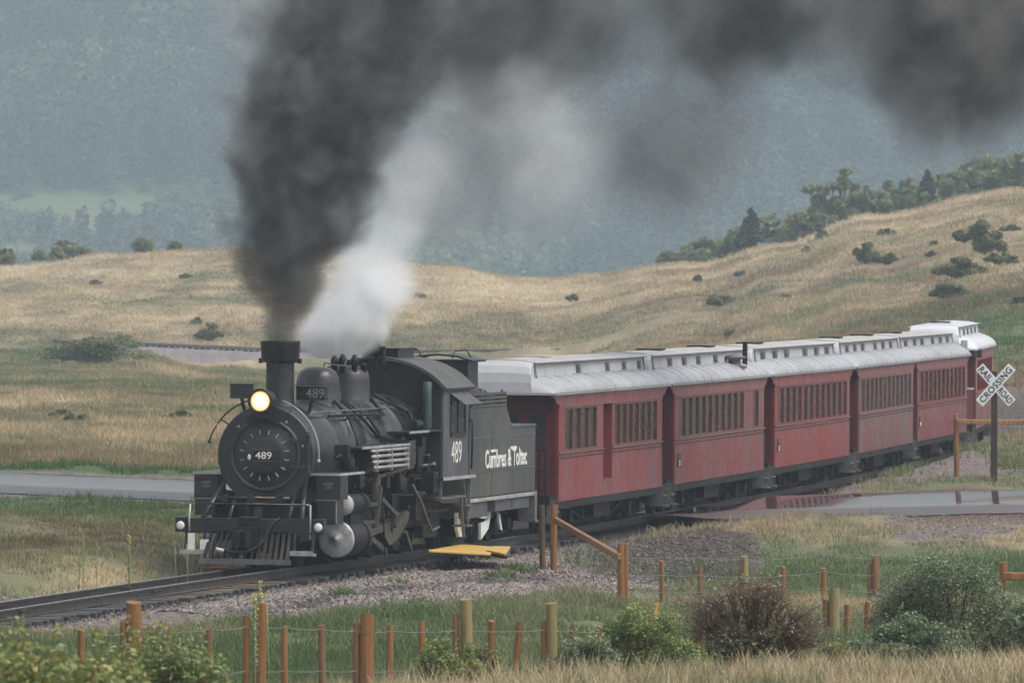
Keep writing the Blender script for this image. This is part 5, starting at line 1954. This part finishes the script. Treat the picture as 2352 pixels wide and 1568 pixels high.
for i, (px, py, Y, wp, hp, lab) in enumerate(hill):
    # stand it on the slope at the row where the photograph shows its foot
    ys = np.linspace(262, 734, 400)
    xs = (px - 1176) / F * ys
    rws = px_of(xs, ys)[1]
    ok = np.where(rws <= py)[0]
    Yf = float(ys[ok[0]]) if len(ok) else 734.0
    sc_ = max(.6, Yf / 500)
    shrub("hill_bush", lab, 'bush', px, py, Yf, int(wp * 1.15), int(hp * 1.2), M['leaf_brush'], int(1600 + wp * 34), .085 * sc_, 300 + i, BG, nl=7 + wp // 20, stemm=M['bark'], stem_r=.03, tone=.5, side=1)

# trees and brush along the crests
ridge = [
    (8, 618, 46, 64, 'o', 'rounded tree cut by the left edge of the picture'),
    (150, 590, 124, 42, 'o', 'wide low tree clump on the left crest'),
    (328, 572, 40, 34, 'o', 'small flat-topped tree on the left crest'),
    (402, 570, 26, 22, 'o', 'tiny tree on the left crest nearest the smoke'),
    (1562, 610, 62, 40, 'o', 'lowest pale green bush where the right ridge begins'),
    (1622, 600, 84, 62, 'o', 'green bush second along the right ridge from its foot'),
    (1725, 580, 76, 98, 'c', 'dark pointed tree on the lower right ridge'),
    (1680, 592, 60, 60, 'o', 'green bush left of the dark pointed tree'),
    (1790, 560, 130, 82, 'o', 'broad green thicket between the pointed tree and the tall tree'),
    (1918, 520, 150, 132, 't', 'tall spreading tree with a tuft on top, highest of the ridge'),
    (1990, 505, 80, 84, 'o', 'green thicket right of the tall spreading tree'),
    (2075, 478, 70, 82, 'o', 'dark green tree in the middle of the right ridge'),
    (2130, 465, 50, 74, 'c', 'small dark conifer on the right ridge'),
    (2185, 455, 90, 70, 'o', 'green thicket right of the small conifer'),
    (2262, 446, 110, 92, 'o', 'large green thicket near the right edge of the ridge'),
    (2345, 436, 120, 104, 'o', 'highest green thicket at the right edge of the picture'),
    (1596, 607, 60, 42, 'o', 'pale bush between the two lowest bushes of the ridge'),
    (1655, 598, 60, 58, 'o', 'yellow-green bush just below the dark pointed tree'),
    (1850, 548, 80, 74, 'o', 'green bush tucked at the foot of the tall spreading tree'),
    (1955, 514, 60, 60, 'o', 'small green bush under the tall spreading tree on its uphill side'),
    (2034, 492, 60, 66, 'o', 'light green bush before the dark green tree of the ridge'),
    (2108, 470, 60, 60, 'o', 'green bush filling the gap beside the small conifer'),
    (2225, 452, 80, 80, 'o', 'round green bush in the upper thicket of the ridge'),
    (2305, 441, 80, 96, 'o', 'tall bright bush in the topmost thicket of the ridge'),
]
for i, (px, py, wp, hp, kd, lab) in enumerate(ridge):
    if kd == 'o' and px > 1500: wp = int(wp * 1.35)
    Y = 742 + (i % 3) * 4
    rg = np.random.default_rng(500 + i)
    p = W(px, py, Y)
    k = F / Y
    w_, h_ = wp / k, hp / k
    g = gz(p.x, Y)
    e = empty("conifer_tree" if kd == 'c' else "ridge_tree", Matrix.Translation((p.x, Y, g - .1)))
    tag(e, lab, 'tree', 'trees along the crest of the hills')
    H = h_ + max(0, p.z - g)
    lumps = []
    if kd == 'c':
        for j in range(16):
            t_ = j / 15
            rr = w_ * .5 * (1 - t_) ** .8 + .1
            for _ in range(2):
                a = rg.uniform(0, 6.28)
                lumps.append((rr * .5 * math.cos(a), rr * .5 * math.sin(a), H * (.12 + .86 * t_), rr * .55, rr * .55, H * .05))
    elif kd == 't':
        for j in range(9):
            lumps.append((rg.uniform(-.42, .32) * w_, rg.uniform(-.2, .2) * w_, H * rg.uniform(.08, .5), w_ * rg.uniform(.1, .18), w_ * .14, H * .12))
        for u, z in ((-.42, .66), (-.30, .70), (-.18, .62), (-.05, .72), (.08, .70), (.20, .74), (.30, .72), (.12, .84), (.16, .97)):
            lumps.append((u * w_, rg.uniform(-.1, .1) * w_, z * H, w_ * .10, w_ * .1, H * .055))
    else:
        for j in range(16 + wp // 7):
            u = rg.uniform(-1, 1)
            env = math.sqrt(max(.08, 1 - u * u))
            lumps.append((u * w_ * .55, rg.uniform(-.25, .25) * w_, H * (.12 + .70 * rg.random() * env), w_ * rg.uniform(.06, .15), w_ * .12, H * rg.uniform(.09, .20)))
    v, f, tn_ = leaf_cloud(lumps, int(2600 + wp * 70), .19, rg, tone=.5 if kd != 'c' else .6, tv=.4)
    v[:, 2] = np.maximum(v[:, 2], .05)
    link("crown", np_mesh("crown", v, f, {'tone': tn_, 'rust': np.zeros(len(v))}), M['needle'] if kd == 'c' else M['leaf_oak'], e)
    b = MB()
    if kd == 'c':
        b.tube([(0, 0, -.3), (0, 0, H * .9)], .16, 7, .04)
    else:
        stems(b, (0, 0, -.2), lumps[:12] if kd == 'o' else lumps[6:], .09 if kd == 't' else .05, rg, 1)
    b.build("trunk", M['bark'], e)

# flower stalks (mullein) by the track and fence
stalks = [(585, 1362, 104, 210, 1), (607, 1333, 112, 90, 1), (620, 1360, 112, 60, 0), (297, 1228, 170, 95, 1), (222, 1240, 168, 118, 0), (190, 1222, 169, 150, 0), (405, 1240, 172, 60, 0), (432, 1248, 171, 56, 0), (181, 1205, 172, 140, 0)]
M['stalk'] = mat('mullein_stalk', (.20, .24, .09), .6, var=.3, scale=12)
M['bloom'] = mat('yellow_bloom', (.52, .44, .07), .6, var=.2, scale=12)
words = ['tall yellow-tipped flower stalk in front of the second thick fence post', 'slender yellow-tipped stalk behind the second thick fence post', 'short slender stalk right of the second thick fence post',
         'stout green stalk beyond the rails left of the pilot', 'thin dry stalk beyond the rails, left of the stout green stalk', 'tallest thin stalk beyond the left rails', 'short thin stalk left of the pilot steps', 'short thin stalk nearest the pilot steps', 'thin stalk at the back of the left verge']
for i, (px, py, Y, hp, big) in enumerate(stalks):
    p = W(px, py, Y)
    g = gz(p.x, Y)
    h = max(.4, min(p.z - g, 2.0))
    e = empty("flower_stalk", Matrix.Translation((p.x, Y, g)))
    tag(e, words[i], 'plant', 'tall flower stalks')
    r = .028 if big else .014
    lean = random.uniform(-.04, .04)
    b = MB().tube([(0, 0, -.05), (lean * h * .4, 0, h * .5), (lean * h, 0, h)], r * .6, 7, r * .45)
    rg = np.random.default_rng(700 + i)
    for j in range(60 if big else 24):
        t_ = .45 + .55 * j / (60 if big else 24)
        a = rg.uniform(0, 6.28)
        b.ball((lean * h * t_ + r * .8 * math.cos(a), r * .8 * math.sin(a), h * t_), r * .55, 5, 4)
    b.build("stem", M['stalk'], e)
    if big:
        b = MB()
        for j in range(14):
            a = rg.uniform(0, 6.28)
            b.ball((lean * h + r * math.cos(a), r * math.sin(a), h * (1.0 - .14 * rg.random())), r * .5, 5, 4)
        b.build("bloom", M['bloom'], e)

# ------------------------------------------------------------------ grass
def blades(name, X, Y, h, wd, tone, rust, per, label, lean=.35, segs=1, spread=.12):
    n = len(X)
    Z = ground_z(X, Y)
    X = np.repeat(X, per) + rng.normal(size=n * per) * np.repeat(spread, per)
    Y = np.repeat(Y, per) + rng.normal(size=n * per) * np.repeat(spread, per)
    Z = np.repeat(Z, per)
    N = n * per
    h = np.repeat(h, per) * (.55 + .7 * rng.random(N))
    wd = np.repeat(wd, per) * (.7 + .6 * rng.random(N))
    a = rng.uniform(0, np.pi, N) * .5 - np.pi / 4
    ux, uy = np.cos(a), np.sin(a)
    lx, ly = rng.normal(size=N) * lean * h, rng.normal(size=N) * lean * h
    tn_ = np.clip(np.repeat(tone, per) + rng.normal(size=N) * .10, 0, 1)
    ru = np.clip(np.repeat(rust, per) + rng.normal(size=N) * .06, 0, .8)
    base = np.stack([X, Y, Z - .03], -1)
    s = np.stack([ux * wd / 2, uy * wd / 2, 0 * wd], -1)
    if segs == 1:
        tip = base + np.stack([lx, ly, h], -1)
        v = np.stack([base - s, base + s, tip], 1).reshape(-1, 3)
        f = np.arange(N * 3).reshape(N, 3)
        k = 3
    else:
        mid = base + np.stack([lx * .35, ly * .35, h * .62], -1)
        tip = base + np.stack([lx, ly, h], -1)
        s2 = s * .75
        v = np.stack([base - s, base + s, mid + s2, mid - s2, tip + s * .2, tip - s * .2], 1).reshape(-1, 3)
        o = np.arange(N)[:, None] * 6
        f = np.concatenate([o + [0, 1, 2, 3], o + [3, 2, 4, 5]], 0)
        k = 6
    ob = link(name, np_mesh(name, v, f, {'tone': np.repeat(tn_, k), 'rust': np.repeat(ru, k)}), M['grass'])
    tag(ob, label, 'grass', kind='stuff')
    return ob


def scatter(n, y0, y1, x0=-60, x1=2420):
    """points spread evenly over the slope as it is seen"""
    ys = np.linspace(y0, y1, 900)
    out = []
    px = rng.uniform(x0, x1, n)
    # mix of uniform-in-depth (weighted to near) and ground area
    u = rng.random(n)
    Y = 1 / (1 / y0 * (1 - u) + 1 / y1 * u)
    return (px - 1176) / F * Y, Y


def clear(X, Y, road=4.6, tr=1.7):
    d, s = track_dist(X, Y)
    ok = (np.abs(Y - road_y(X)) > road) & ((np.abs(d) > tr) | (Y > 370))
    return ok


# far meadow
X, Y = scatter(66000, 230, 745)
X2, Y2 = scatter(34000, 420, 745)
X, Y = np.concatenate([X, X2]), np.concatenate([Y, Y2])
t_, r_, g_, _, _ = fields(X, Y)
ok = clear(X, Y) & (rng.random(len(X)) > g_ * 1.3) & ~((np.abs(Y - 564) < 7))
X, Y, t_, r_ = X[ok], Y[ok], t_[ok], r_[ok]
hh = (.11 + .26 * fbm(X * .3, Y * .08, 61)) * (1 + .25 * (t_ < .25))
blades("meadow_grass", X, Y, hh, .03 * (Y / 300) ** .6 + .012, t_, r_, 5, 'dry tan and greenish grass covering the rolling meadow', spread=.20 * (Y / 300) ** .5)
# verge between fence and road
X, Y = scatter(30000, 136, 232)
t_, r_, g_, rd_, _ = fields(X, Y)
clump = fbm(X * .8, Y * .35, 71)
ok = clear(X, Y, 5.4, 1.9) & (rng.random(len(X)) > np.minimum(g_ * 1.3, np.where(px_of(X, Y)[0] > 1280, .70, 2))) & (clump > np.where(track_dist(X, Y)[0] < 0, .22, .34))
X, Y, t_, r_, clump = X[ok], Y[ok], t_[ok], r_[ok], clump[ok]
blades("verge_grass", X, Y, .06 + .42 * np.maximum(clump - .34, 0) + .06 * rng.random(len(X)), np.full(len(X), .016), t_, r_, 7, 'green and dry grass along the railway and road verges', segs=2, spread=np.full(len(X), .13), lean=.42)
# near strip
X, Y = scatter(12000, 96, 137)
t_, r_, g_, _, _ = fields(X, Y)
clump = fbm(X * 1.3, Y * .7, 81)
blades("foreground_grass", X, Y, .10 + .26 * clump, np.full(len(X), .011), t_, r_, 8, 'pale dry grass mixed with green along the near fence', segs=2, spread=np.full(len(X), .10), lean=.38)
# straw seed heads in the bottom right corner
px = np.concatenate([rng.uniform(1250, 2420, 1500), rng.uniform(850, 1300, 160)])
Y = rng.uniform(106, 116, len(px))
X = (px - 1176) / F * Y
blades("straw_grass", X, Y, .26 + .26 * rng.random(len(X)), np.full(len(X), .010), np.clip(.03 + rng.random(len(X)) * .14 + .5 * sstep(.5, .62, fbm(X * .9, Y * .6, 93)), 0, 1), np.zeros(len(X)), 7, 'tall straw coloured grass with seed heads along the bottom edge', segs=2, spread=np.full(len(X), .08), lean=.28)
# weeds growing through the ballast
wpos = [(785, 1370, 30, 10), (1200, 1310, 70, 16), (1150, 1330, 40, 10), (905, 1350, 30, 8), (960, 1395, 30, 10)]
xs, ys_, = [], []
for px, py, wp, hp in wpos:
    yy_ = np.linspace(140, 200, 300)
    rw = px_of((px - 1176) / F * yy_, yy_)[1]
    Yf = float(yy_[np.argmin(np.abs(rw - py))])
    m_ = 40
    xs.append((px + rng.normal(size=m_) * wp * .35 - 1176) / F * Yf)
    ys_.append(Yf + rng.normal(size=m_) * .8)
X, Y = np.concatenate(xs), np.concatenate(ys_)
blades("weeds", X, Y, np.full(len(X), .16), np.full(len(X), .03), np.full(len(X), .9), np.zeros(len(X)), 7, 'green weeds sprouting in the gravel beside the track', segs=2, spread=np.full(len(X), .07), lean=.6)

# ballast stones on the near shoulder
n = 62000
s_ = rng.uniform(-26, 26, n)
d_ = np.where(rng.random(n) < .86, rng.uniform(1.0, 7.6, n), rng.uniform(-2.6, -.9, n))
xc, yc, hc = np.interp(s_, _S, _X), np.interp(s_, _S, _Y), np.interp(s_, _S, _h)
X, Y = xc + d_ * np.cos(hc), yc - d_ * np.sin(hc)
t_, r_, g_, rd_, dk_ = fields(X, Y)
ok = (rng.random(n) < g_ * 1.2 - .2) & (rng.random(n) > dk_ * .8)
n2_ = 2600
X2 = (rng.uniform(1260, 2400, n2_) - 1176) / F
Y2 = rng.uniform(184, 216, n2_)
X2 = X2 * Y2
g2 = fields(X2, Y2)[2]
ok2 = (rng.random(n2_) < g2) & clear(X2, Y2, 4.2, 1.4)
X, Y = np.concatenate([X[ok], X2[ok2]]), np.concatenate([Y[ok], Y2[ok2]])
Z = ground_z(X, Y)
n = len(X)
oct_ = np.array([(1, 0, 0), (-1, 0, 0), (0, 1, 0), (0, -1, 0), (0, 0, 1), (0, 0, -1)], float)
of_ = np.array([(0, 2, 4), (2, 1, 4), (1, 3, 4), (3, 0, 4), (2, 0, 5), (1, 2, 5), (3, 1, 5), (0, 3, 5)])
sz = (.022 + .030 * rng.random(n))[:, None, None] * (.6 + .8 * rng.random((n, 6, 1)))
qa = rng.uniform(0, 6.28, n)
ca, sa = np.cos(qa)[:, None], np.sin(qa)[:, None]
vv = oct_[None] * sz * np.stack([.8 + .6 * rng.random(n), .8 + .6 * rng.random(n), .6 + .4 * rng.random(n)], -1)[:, None, :]
vx = vv[..., 0] * ca - vv[..., 1] * sa
vy = vv[..., 0] * sa + vv[..., 1] * ca
tl_ = rng.normal(size=(n, 1)) * .5
vz = vv[..., 2] + vx * tl_
V = np.stack([vx + X[:, None], vy + Y[:, None], vz + Z[:, None] + .012], -1).reshape(-1, 3)
Fc = (of_[None] + (np.arange(n) * 6)[:, None, None]).reshape(-1, 3)
sdark = fields(X, Y)[4]
bm_ = bpy.data.materials.new("crushed_ballast_stone")
bm_.use_nodes = True
t = NT(bm_)
t.l(t.ramp(t.attr('tone'), [(0, (.060, .050, .046)), (.4, (.15, .122, .108)), (.75, (.24, .195, .172)), (.93, (.32, .275, .24)), (1, (.18, .085, .055))]), t.b.inputs['Base Color'])
t.b.inputs['Roughness'].default_value = .5
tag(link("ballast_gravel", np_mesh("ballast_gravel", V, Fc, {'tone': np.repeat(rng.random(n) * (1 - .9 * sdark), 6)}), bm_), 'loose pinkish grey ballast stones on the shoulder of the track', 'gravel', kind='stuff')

# ------------------------------------------------------------------ far conifers and the wooded mountainside
def far_tree(rg, H, kd):
    """cheap tree of many leaf clumps: returns verts, quads, tone"""
    if kd == 'c':
        m_ = 120
        t_ = rg.random(m_) ** 1.35
        rr = H * .14 * (1 - t_) ** .85 * np.sqrt(rg.random(m_)) + .05
        a = rg.uniform(0, 6.28, m_)
        ctr = np.stack([rr * np.cos(a), rr * np.sin(a), H * (.06 + .94 * t_)], -1)
        return leaf_quads(ctr, H * .055, rg, np.clip(.12 + .3 * rg.random(m_), 0, .5), aspect=.5)
    m_ = 110
    d = rg.normal(size=(m_, 3))
    d /= np.linalg.norm(d, axis=1)[:, None]
    r = rg.random(m_) ** .4
    ctr = d * r[:, None] * np.array([H * .24, H * .24, H * .36]) + np.array([0, 0, H * .62])
    return leaf_quads(ctr, H * .065, rg, np.clip(.62 + .34 * rg.random(m_), 0, 1), aspect=.7)


rg = np.random.default_rng(900)
protos = [far_tree(rg, 1.0, 'c') for _ in range(10)], [far_tree(rg, 1.0, 'a') for _ in range(8)]
px = rng.uniform(-260, 2620, 6800)
Yt = rng.uniform(2142, 2410, 6800)
X = (px - 1176) / F * Yt
asp = fbm(X * .022 + 5, Yt * .020, 201, 3)
den = fbm(X * .02 + 50, Yt * .02, 211, 3)
keep = den > .2
# a clearing at the foot of the slope
keep &= ~((Yt > 2158) & (Yt < 2226) & (px < 600) & (fbm(X * .03, Yt * .02, 221) > .30))
keep &= ~((Yt > 2194) & (Yt < 2222) & (fbm(X * .012, Yt * .01, 231) > .52))
X, Yt, asp = X[keep], Yt[keep], asp[keep]
Zt = ground_z(X, Yt)
VV, FF, TT, off = [], [], [], 0
for x, y, z, a in zip(X, Yt, Zt, asp):
    kd = 1 if a + rng.normal() * .04 > .52 else 0
    v, f, tn_ = protos[kd][rng.integers(len(protos[kd]))]
    H = rng.uniform(9, 21) if kd == 0 else rng.uniform(8, 13)
    VV.append(v * H + np.array([x, y, z]))
    FF.append(f + off)
    TT.append(np.clip(tn_ + rng.normal() * .15, 0, 1))
    off += len(v)
V, Fq, T = np.concatenate(VV), np.concatenate(FF), np.concatenate(TT)
tag(link("forest", np_mesh("forest", V, Fq, {'tone': T, 'rust': np.zeros(len(V))}), M['forest']), 'misty blue-green forest covering the far mountainside', 'forest', kind='stuff')
# low scrub in the clearing below the wood
nsc = 1500
pxs = rng.uniform(-100, 640, nsc)
Ys_ = rng.uniform(2150, 2228, nsc)
Xs_ = (pxs - 1176) / F * Ys_
kp = fbm(Xs_ * .05, Ys_ * .05, 241) > .42
Xs_, Ys_ = Xs_[kp], Ys_[kp]
Zs_ = ground_z(Xs_, Ys_)
VV, FF, TT, off = [], [], [], 0
for x, y, z in zip(Xs_, Ys_, Zs_):
    v, f, tn_ = protos[1][rng.integers(8)]
    H = rng.uniform(2.0, 5.5)
    VV.append(v * np.array([H * 1.5, H * 1.5, H]) + np.array([x, y, z - .2 * H]))
    FF.append(f + off)
    TT.append(np.clip(tn_ + rng.normal() * .1 - .08, 0, 1))
    off += len(v)
tag(link("brushwood", np_mesh("brushwood", np.concatenate(VV), np.concatenate(FF), {'tone': np.concatenate(TT), 'rust': np.zeros(off)}), M['forest']), 'pale green low brush in the clearing below the far wood', 'brush', kind='stuff')
# separate conifers in front of it, at the edge of the wood
cz = [(185, 575, 95, 2140), (250, 572, 112, 2130), (288, 570, 90, 2135), (345, 572, 105, 2128), (362, 572, 85, 2140), (105, 575, 95, 2140), (440, 575, 70, 2132), (415, 572, 60, 2138), (520, 575, 66, 2134), (1500, 620, 80, 2140), (1420, 625, 70, 2135)]
cw = ['misty conifer on the far wood edge, third from the left edge of the picture', 'tallest misty conifer of the far wood edge', 'slim misty conifer just right of the tallest one', 'broad misty conifer of the right-hand pair on the far wood edge', 'slim misty conifer of the right-hand pair on the far wood edge',
      'misty conifer nearest the left edge of the picture', 'small misty conifer left of the smoke column', 'smaller misty conifer left of the smoke column', 'misty conifer half hidden by the edge of the smoke', 'misty conifer behind the foot of the right ridge', 'misty conifer left of the right ridge foot']
for i, (px, py, hp, Y) in enumerate(cz):
    p = W(px, py, Y)
    g = gz(p.x, Y)
    H = hp / F * Y + max(0, p.z - g)
    e = empty("conifer_tree", Matrix.Translation((p.x, Y, g)))
    tag(e, cw[i], 'tree', 'misty conifers at the edge of the far wood')
    v, f, tn_ = far_tree(np.random.default_rng(950 + i), 1.0, 'c')
    v2, f2, t2 = far_tree(np.random.default_rng(990 + i), 1.0, 'c')
    link("crown", np_mesh("crown", np.concatenate([v, v2]) * H, np.concatenate([f, f2 + len(v)]), {'tone': np.concatenate([tn_, t2]), 'rust': np.zeros(len(v) * 2)}), M['forest'], e)
    MB().tube([(0, 0, -.5), (0, 0, H * .8)], .3, 6, .08).build("trunk", M['bark'], e)

# ------------------------------------------------------------------ smoke and steam
def smoke(name, label, origin, sections, axis, dens, col, noise_scale, amp, seed, aniso=0.0, step=.35, density_pts=None, soft=(.25, 1.0), flat=1.0, cat='smoke', detail=4.0, big=0.0):
    """a plume round a bent axis. sections: (t, c, d, r): position along the axis, sideways and depth offset, radius.
    axis 'z' rises, axis 'x' drifts to the side. The density comes from noise round the axis."""
    ts = [q[0] for q in sections]
    t0, t1 = ts[0], ts[-1]
    b = MB()
    n = 20
    vs = []
    for t_, c_, d_, r_ in sections:
        for i in range(n):
            a = 2 * math.pi * i / n
            u, v = 1.22 * r_ * math.cos(a), 1.22 * r_ * flat * math.sin(a)
            vs.append((c_ + u, d_ + v, t_) if axis == 'z' else (t_, d_ + v, c_ + u))
    fs = [(k * n + i, k * n + (i + 1) % n, (k + 1) * n + (i + 1) % n, (k + 1) * n + i) for k in range(len(sections) - 1) for i in range(n)]
    fs += [tuple(range(n)), tuple((len(sections) - 1) * n + i for i in reversed(range(n)))]
    b.add(vs, fs, False)
    m = bpy.data.materials.new(name)
    m.use_nodes = True
    t = NT(m)
    t.t.nodes.remove(t.b)
    out = t.t.nodes["Material Output"]
    vol = t.n("VolumePrincipled")
    vol.inputs['Color'].default_value = (*col, 1)
    _vol_col = col
    vol.inputs['Anisotropy'].default_value = aniso
    tc = t.n("TexCoord").outputs['Object']
    sp = t.n("SeparateXYZ")
    t.l(tc, sp.inputs[0])
    x, y, z = sp.outputs
    T, U = (z, x) if axis == 'z' else (x, z)
    tn_ = t.n("MapRange", i_1=t0, i_2=t1, i_3=0.0, i_4=1.0)
    t.l(T, tn_.inputs[0])
    tq = tn_.outputs[0]

    def curve(vals):
        lo, hi = min(vals), max(vals)
        rg_ = max(hi - lo, 1e-4)
        fc = t.n("FloatCurve")
        cv = fc.mapping.curves[0]
        pts = [((s_ - t0) / (t1 - t0), (v_ - lo) / rg_) for s_, v_ in zip(ts, vals)]
        while len(cv.points) < len(pts): cv.points.new(.5, .5)
        for q, (a_, b_) in zip(cv.points, pts):
            q.location = (a_, b_)
            q.handle_type = 'AUTO_CLAMPED'
        fc.mapping.update()
        t.l(tq, fc.inputs['Value'])
        return t.math('MULTIPLY_ADD', fc.outputs[0], rg_, lo)

    c = curve([q[1] for q in sections])
    d = curve([q[2] for q in sections])
    r = curve([q[3] for q in sections])
    du = t.math('DIVIDE', t.math('SUBTRACT', U, c), r)
    dv = t.math('DIVIDE', t.math('SUBTRACT', y, d), t.math('MULTIPLY', r, flat))
    rad = t.math('SQRT', t.math('ADD', t.math('MULTIPLY', du, du), t.math('MULTIPLY', dv, dv)))
    mp = t.n("Mapping")
    mp.inputs['Location'].default_value = (seed * 3.1, seed * 1.7, seed * 2.3)
    t.l(tc, mp.inputs[0])
    nz = t.noise(noise_scale, detail, .62, vec=mp.outputs[0], dist=.6)
    edge = t.math('ADD', rad, t.math('MULTIPLY', t.math('SUBTRACT', nz, .5), amp))
    k = t.n("MapRange", interpolation_type='SMOOTHSTEP', i_1=soft[1], i_2=soft[0], i_3=0.0, i_4=1.0)
    t.l(edge, k.inputs[0])
    den = k.outputs[0]
    if density_pts:
        den = t.math('MULTIPLY', den, curve(density_pts))
    if big:
        nb = t.noise(noise_scale * .45, 2, .5, vec=mp.outputs[0])
        mr = t.n("MapRange", i_1=.36, i_2=.62, i_3=1 - big, i_4=1 + big * .6)
        t.l(nb, mr.inputs[0])
        den = t.math('MULTIPLY', den, mr.outputs[0])
    if cat == 'smoke':
        nc_ = t.noise(noise_scale * .85, 5, .62, vec=mp.outputs[0], dist=.8)
        t.l(t.ramp(nc_, [(.38, tuple(v * .5 for v in col)), (.64, tuple(min(.9, v * 2.1) for v in col))]), vol.inputs['Color'])
    t.l(t.math('MULTIPLY', den, dens), vol.inputs['Density'])
    t.l(vol.outputs[0], out.inputs['Volume'])
    m.cycles.volume_step_rate = step
    o = b.build(name, m)
    o.location = origin
    tag(o, label, cat, kind='stuff')
    return o


def sect_z(px0, py0, Y, rows):
    k = F / Y
    return [((py0 - py) / k, (pc - px0) / k, dd, rr / k) for py, pc, rr, dd in rows]


D1 = 180.3
o1 = W(639, 783, D1)
smoke("smoke", 'thick dark smoke column rising from the chimney of the locomotive', o1,
      sect_z(639, 783, D1, [(800, 639, 36, 0), (770, 640, 50, 0), (700, 650, 78, .05), (650, 648, 118, .1), (600, 650, 142, .2), (540, 684, 178, .35), (480, 690, 192, .5), (400, 692, 210, .7), (300, 725, 232, 1.0), (200, 765, 255, 1.4), (100, 810, 275, 1.9), (0, 870, 305, 2.4), (-90, 940, 320, 3.0)]),
      'z', 2.6, (.165, .162, .164), 1.15, 1.35, 1, density_pts=[1.5, 1.4, 1.25, 1.05, 1.0, 1.0, .95, .85, .75, .65, .55, .50, .45], soft=(.48, 1.0), step=.16, big=.4)
k2 = F / 212
o2 = W(1500, 0, 212)
rows2 = [(760, 20, 200), (880, 40, 260), (1000, 20, 262), (1120, 0, 255), (1240, -10, 250), (1360, -20, 240), (1480, -30, 228), (1600, -30, 232), (1720, -35, 232), (1840, -40, 232), (1930, -30, 240), (2020, 20, 275), (2120, 60, 300), (2220, 70, 305), (2320, 45, 292), (2440, 20, 280), (2600, 0, 270)]
smoke("smoke", 'long dark smoke bank drifting back over the whole train', o2,
      [((px - 1500) / k2, -(pc) / k2, (px - 1500) / k2 * .55 * .4, rr * 1.16 / k2) for px, pc, rr in rows2],
      'x', 1.05, (.235, .226, .222), .55, 1.45, 2, density_pts=[0, .45, .8, 1.0, 1.0, .9, .75, .95, 1.1, .9, .6, .8, 1.05, 1.1, 1.0, .85, .7], soft=(.32, 1.0), step=.16, big=.5)
k3 = F / 206
o3 = W(1090, 380, 206)
rows3 = [(800, 40, 90), (880, 40, 170), (960, 20, 225), (1060, 0, 255), (1160, -20, 265), (1260, -30, 250), (1350, -30, 220), (1440, -30, 160)]
smoke("smoke", 'pale grey smoke cloud spreading above the white steam', o3,
      [((px - 1090) / k3, -pc / k3, 0, rr / k3) for px, pc, rr in rows3],
      'x', .55, (.50, .475, .465), .55, 1.5, 3, density_pts=[0, .7, 1.1, 1.15, 1.15, .9, .45, 0], soft=(.0, 1.0), step=.2, big=.55)
o7 = W(1530, 330, 214)
k7 = F / 214
smoke("smoke", 'thin brownish smoke sinking below the dark bank over the third car', o7,
      [((px - 1530) / k7, -pc / k7, 0, rr / k7) for px, pc, rr in [(1260, 0, 90), (1340, 0, 170), (1430, 0, 215), (1530, 0, 235), (1620, -20, 225), (1710, -40, 180), (1800, -60, 110)]],
      'x', .38, (.27, .25, .24), .5, 1.5, 7, density_pts=[0, .5, .9, 1.1, .9, .5, 0], soft=(.0, 1.0), step=.2, big=.5)
o5 = W(560, 160, 184)
k5 = F / 184
smoke("smoke", 'faint grey smoke haze along the left edge of the dark column', o5,
      [((160 - py) / k5, (pc - 560) / k5, 1.5, rr / k5) for py, pc, rr in [(480, 560, 60), (380, 575, 85), (260, 570, 110), (140, 570, 130), (20, 590, 150), (-60, 620, 160)]],
      'z', .62, (.52, .51, .52), .8, 1.5, 5, soft=(.1, 1.0), step=.25, big=.5, density_pts=[0, .5, .8, .9, 1.0, 1.0])
D4 = 187.2
o4 = W(760, 810, D4)
smoke("steam", 'bright white steam cloud blowing from the domes behind the chimney', o4,
      sect_z(760, 810, D4, [(822, 768, 70, 0), (790, 772, 104, .1), (740, 792, 130, .2), (690, 818, 138, .4), (640, 846, 134, .6), (580, 868, 128, .8), (510, 895, 130, 1.0), (440, 925, 140, 1.3), (360, 965, 155, 1.7), (280, 1020, 165, 2.2), (200, 1080, 170, 2.6)]),
      'z', 4.0, (.985, .988, .995), 1.0, 1.1, 4, density_pts=[1.5, 1.6, 1.4, 1.0, .55, .24, .10, .045, .02, .01, 0], soft=(.2, 1.0), step=.22, cat='steam')
D6 = 189.6
smoke("steam", 'small white steam jet slanting up from the whistle before the cab', W(800, 812, D6),
      sect_z(800, 812, D6, [(814, 806, 10, 0), (800, 815, 14, 0), (780, 832, 22, 0), (740, 856, 40, .1), (690, 880, 60, .3), (640, 900, 70, .5)]),
      'z', 3.2, (.92, .92, .94), 2.2, .9, 6, density_pts=[1.4, 1.3, 1.1, .6, .3, .1], soft=(.2, 1.0), step=.35, cat='steam')

# ------------------------------------------------------------------ the wet air between the camera and the mountain
hm = bpy.data.materials.new("haze")
hm.use_nodes = True
t = NT(hm)
t.t.nodes.remove(t.b)
vol = t.n("VolumePrincipled")
vol.inputs['Color'].default_value = (.69, .85, .98, 1)
vol.inputs['Density'].default_value = HAZE
t.l(vol.outputs[0], t.t.nodes["Material Output"].inputs['Volume'])
zlo = float(GZ.min()) - 1
b = MB().box(-520, 520, -30, 2805, zlo, 34)
o = b.build("haze", hm)
tag(o, 'pale rainy haze filling the valley', 'haze', kind='stuff')
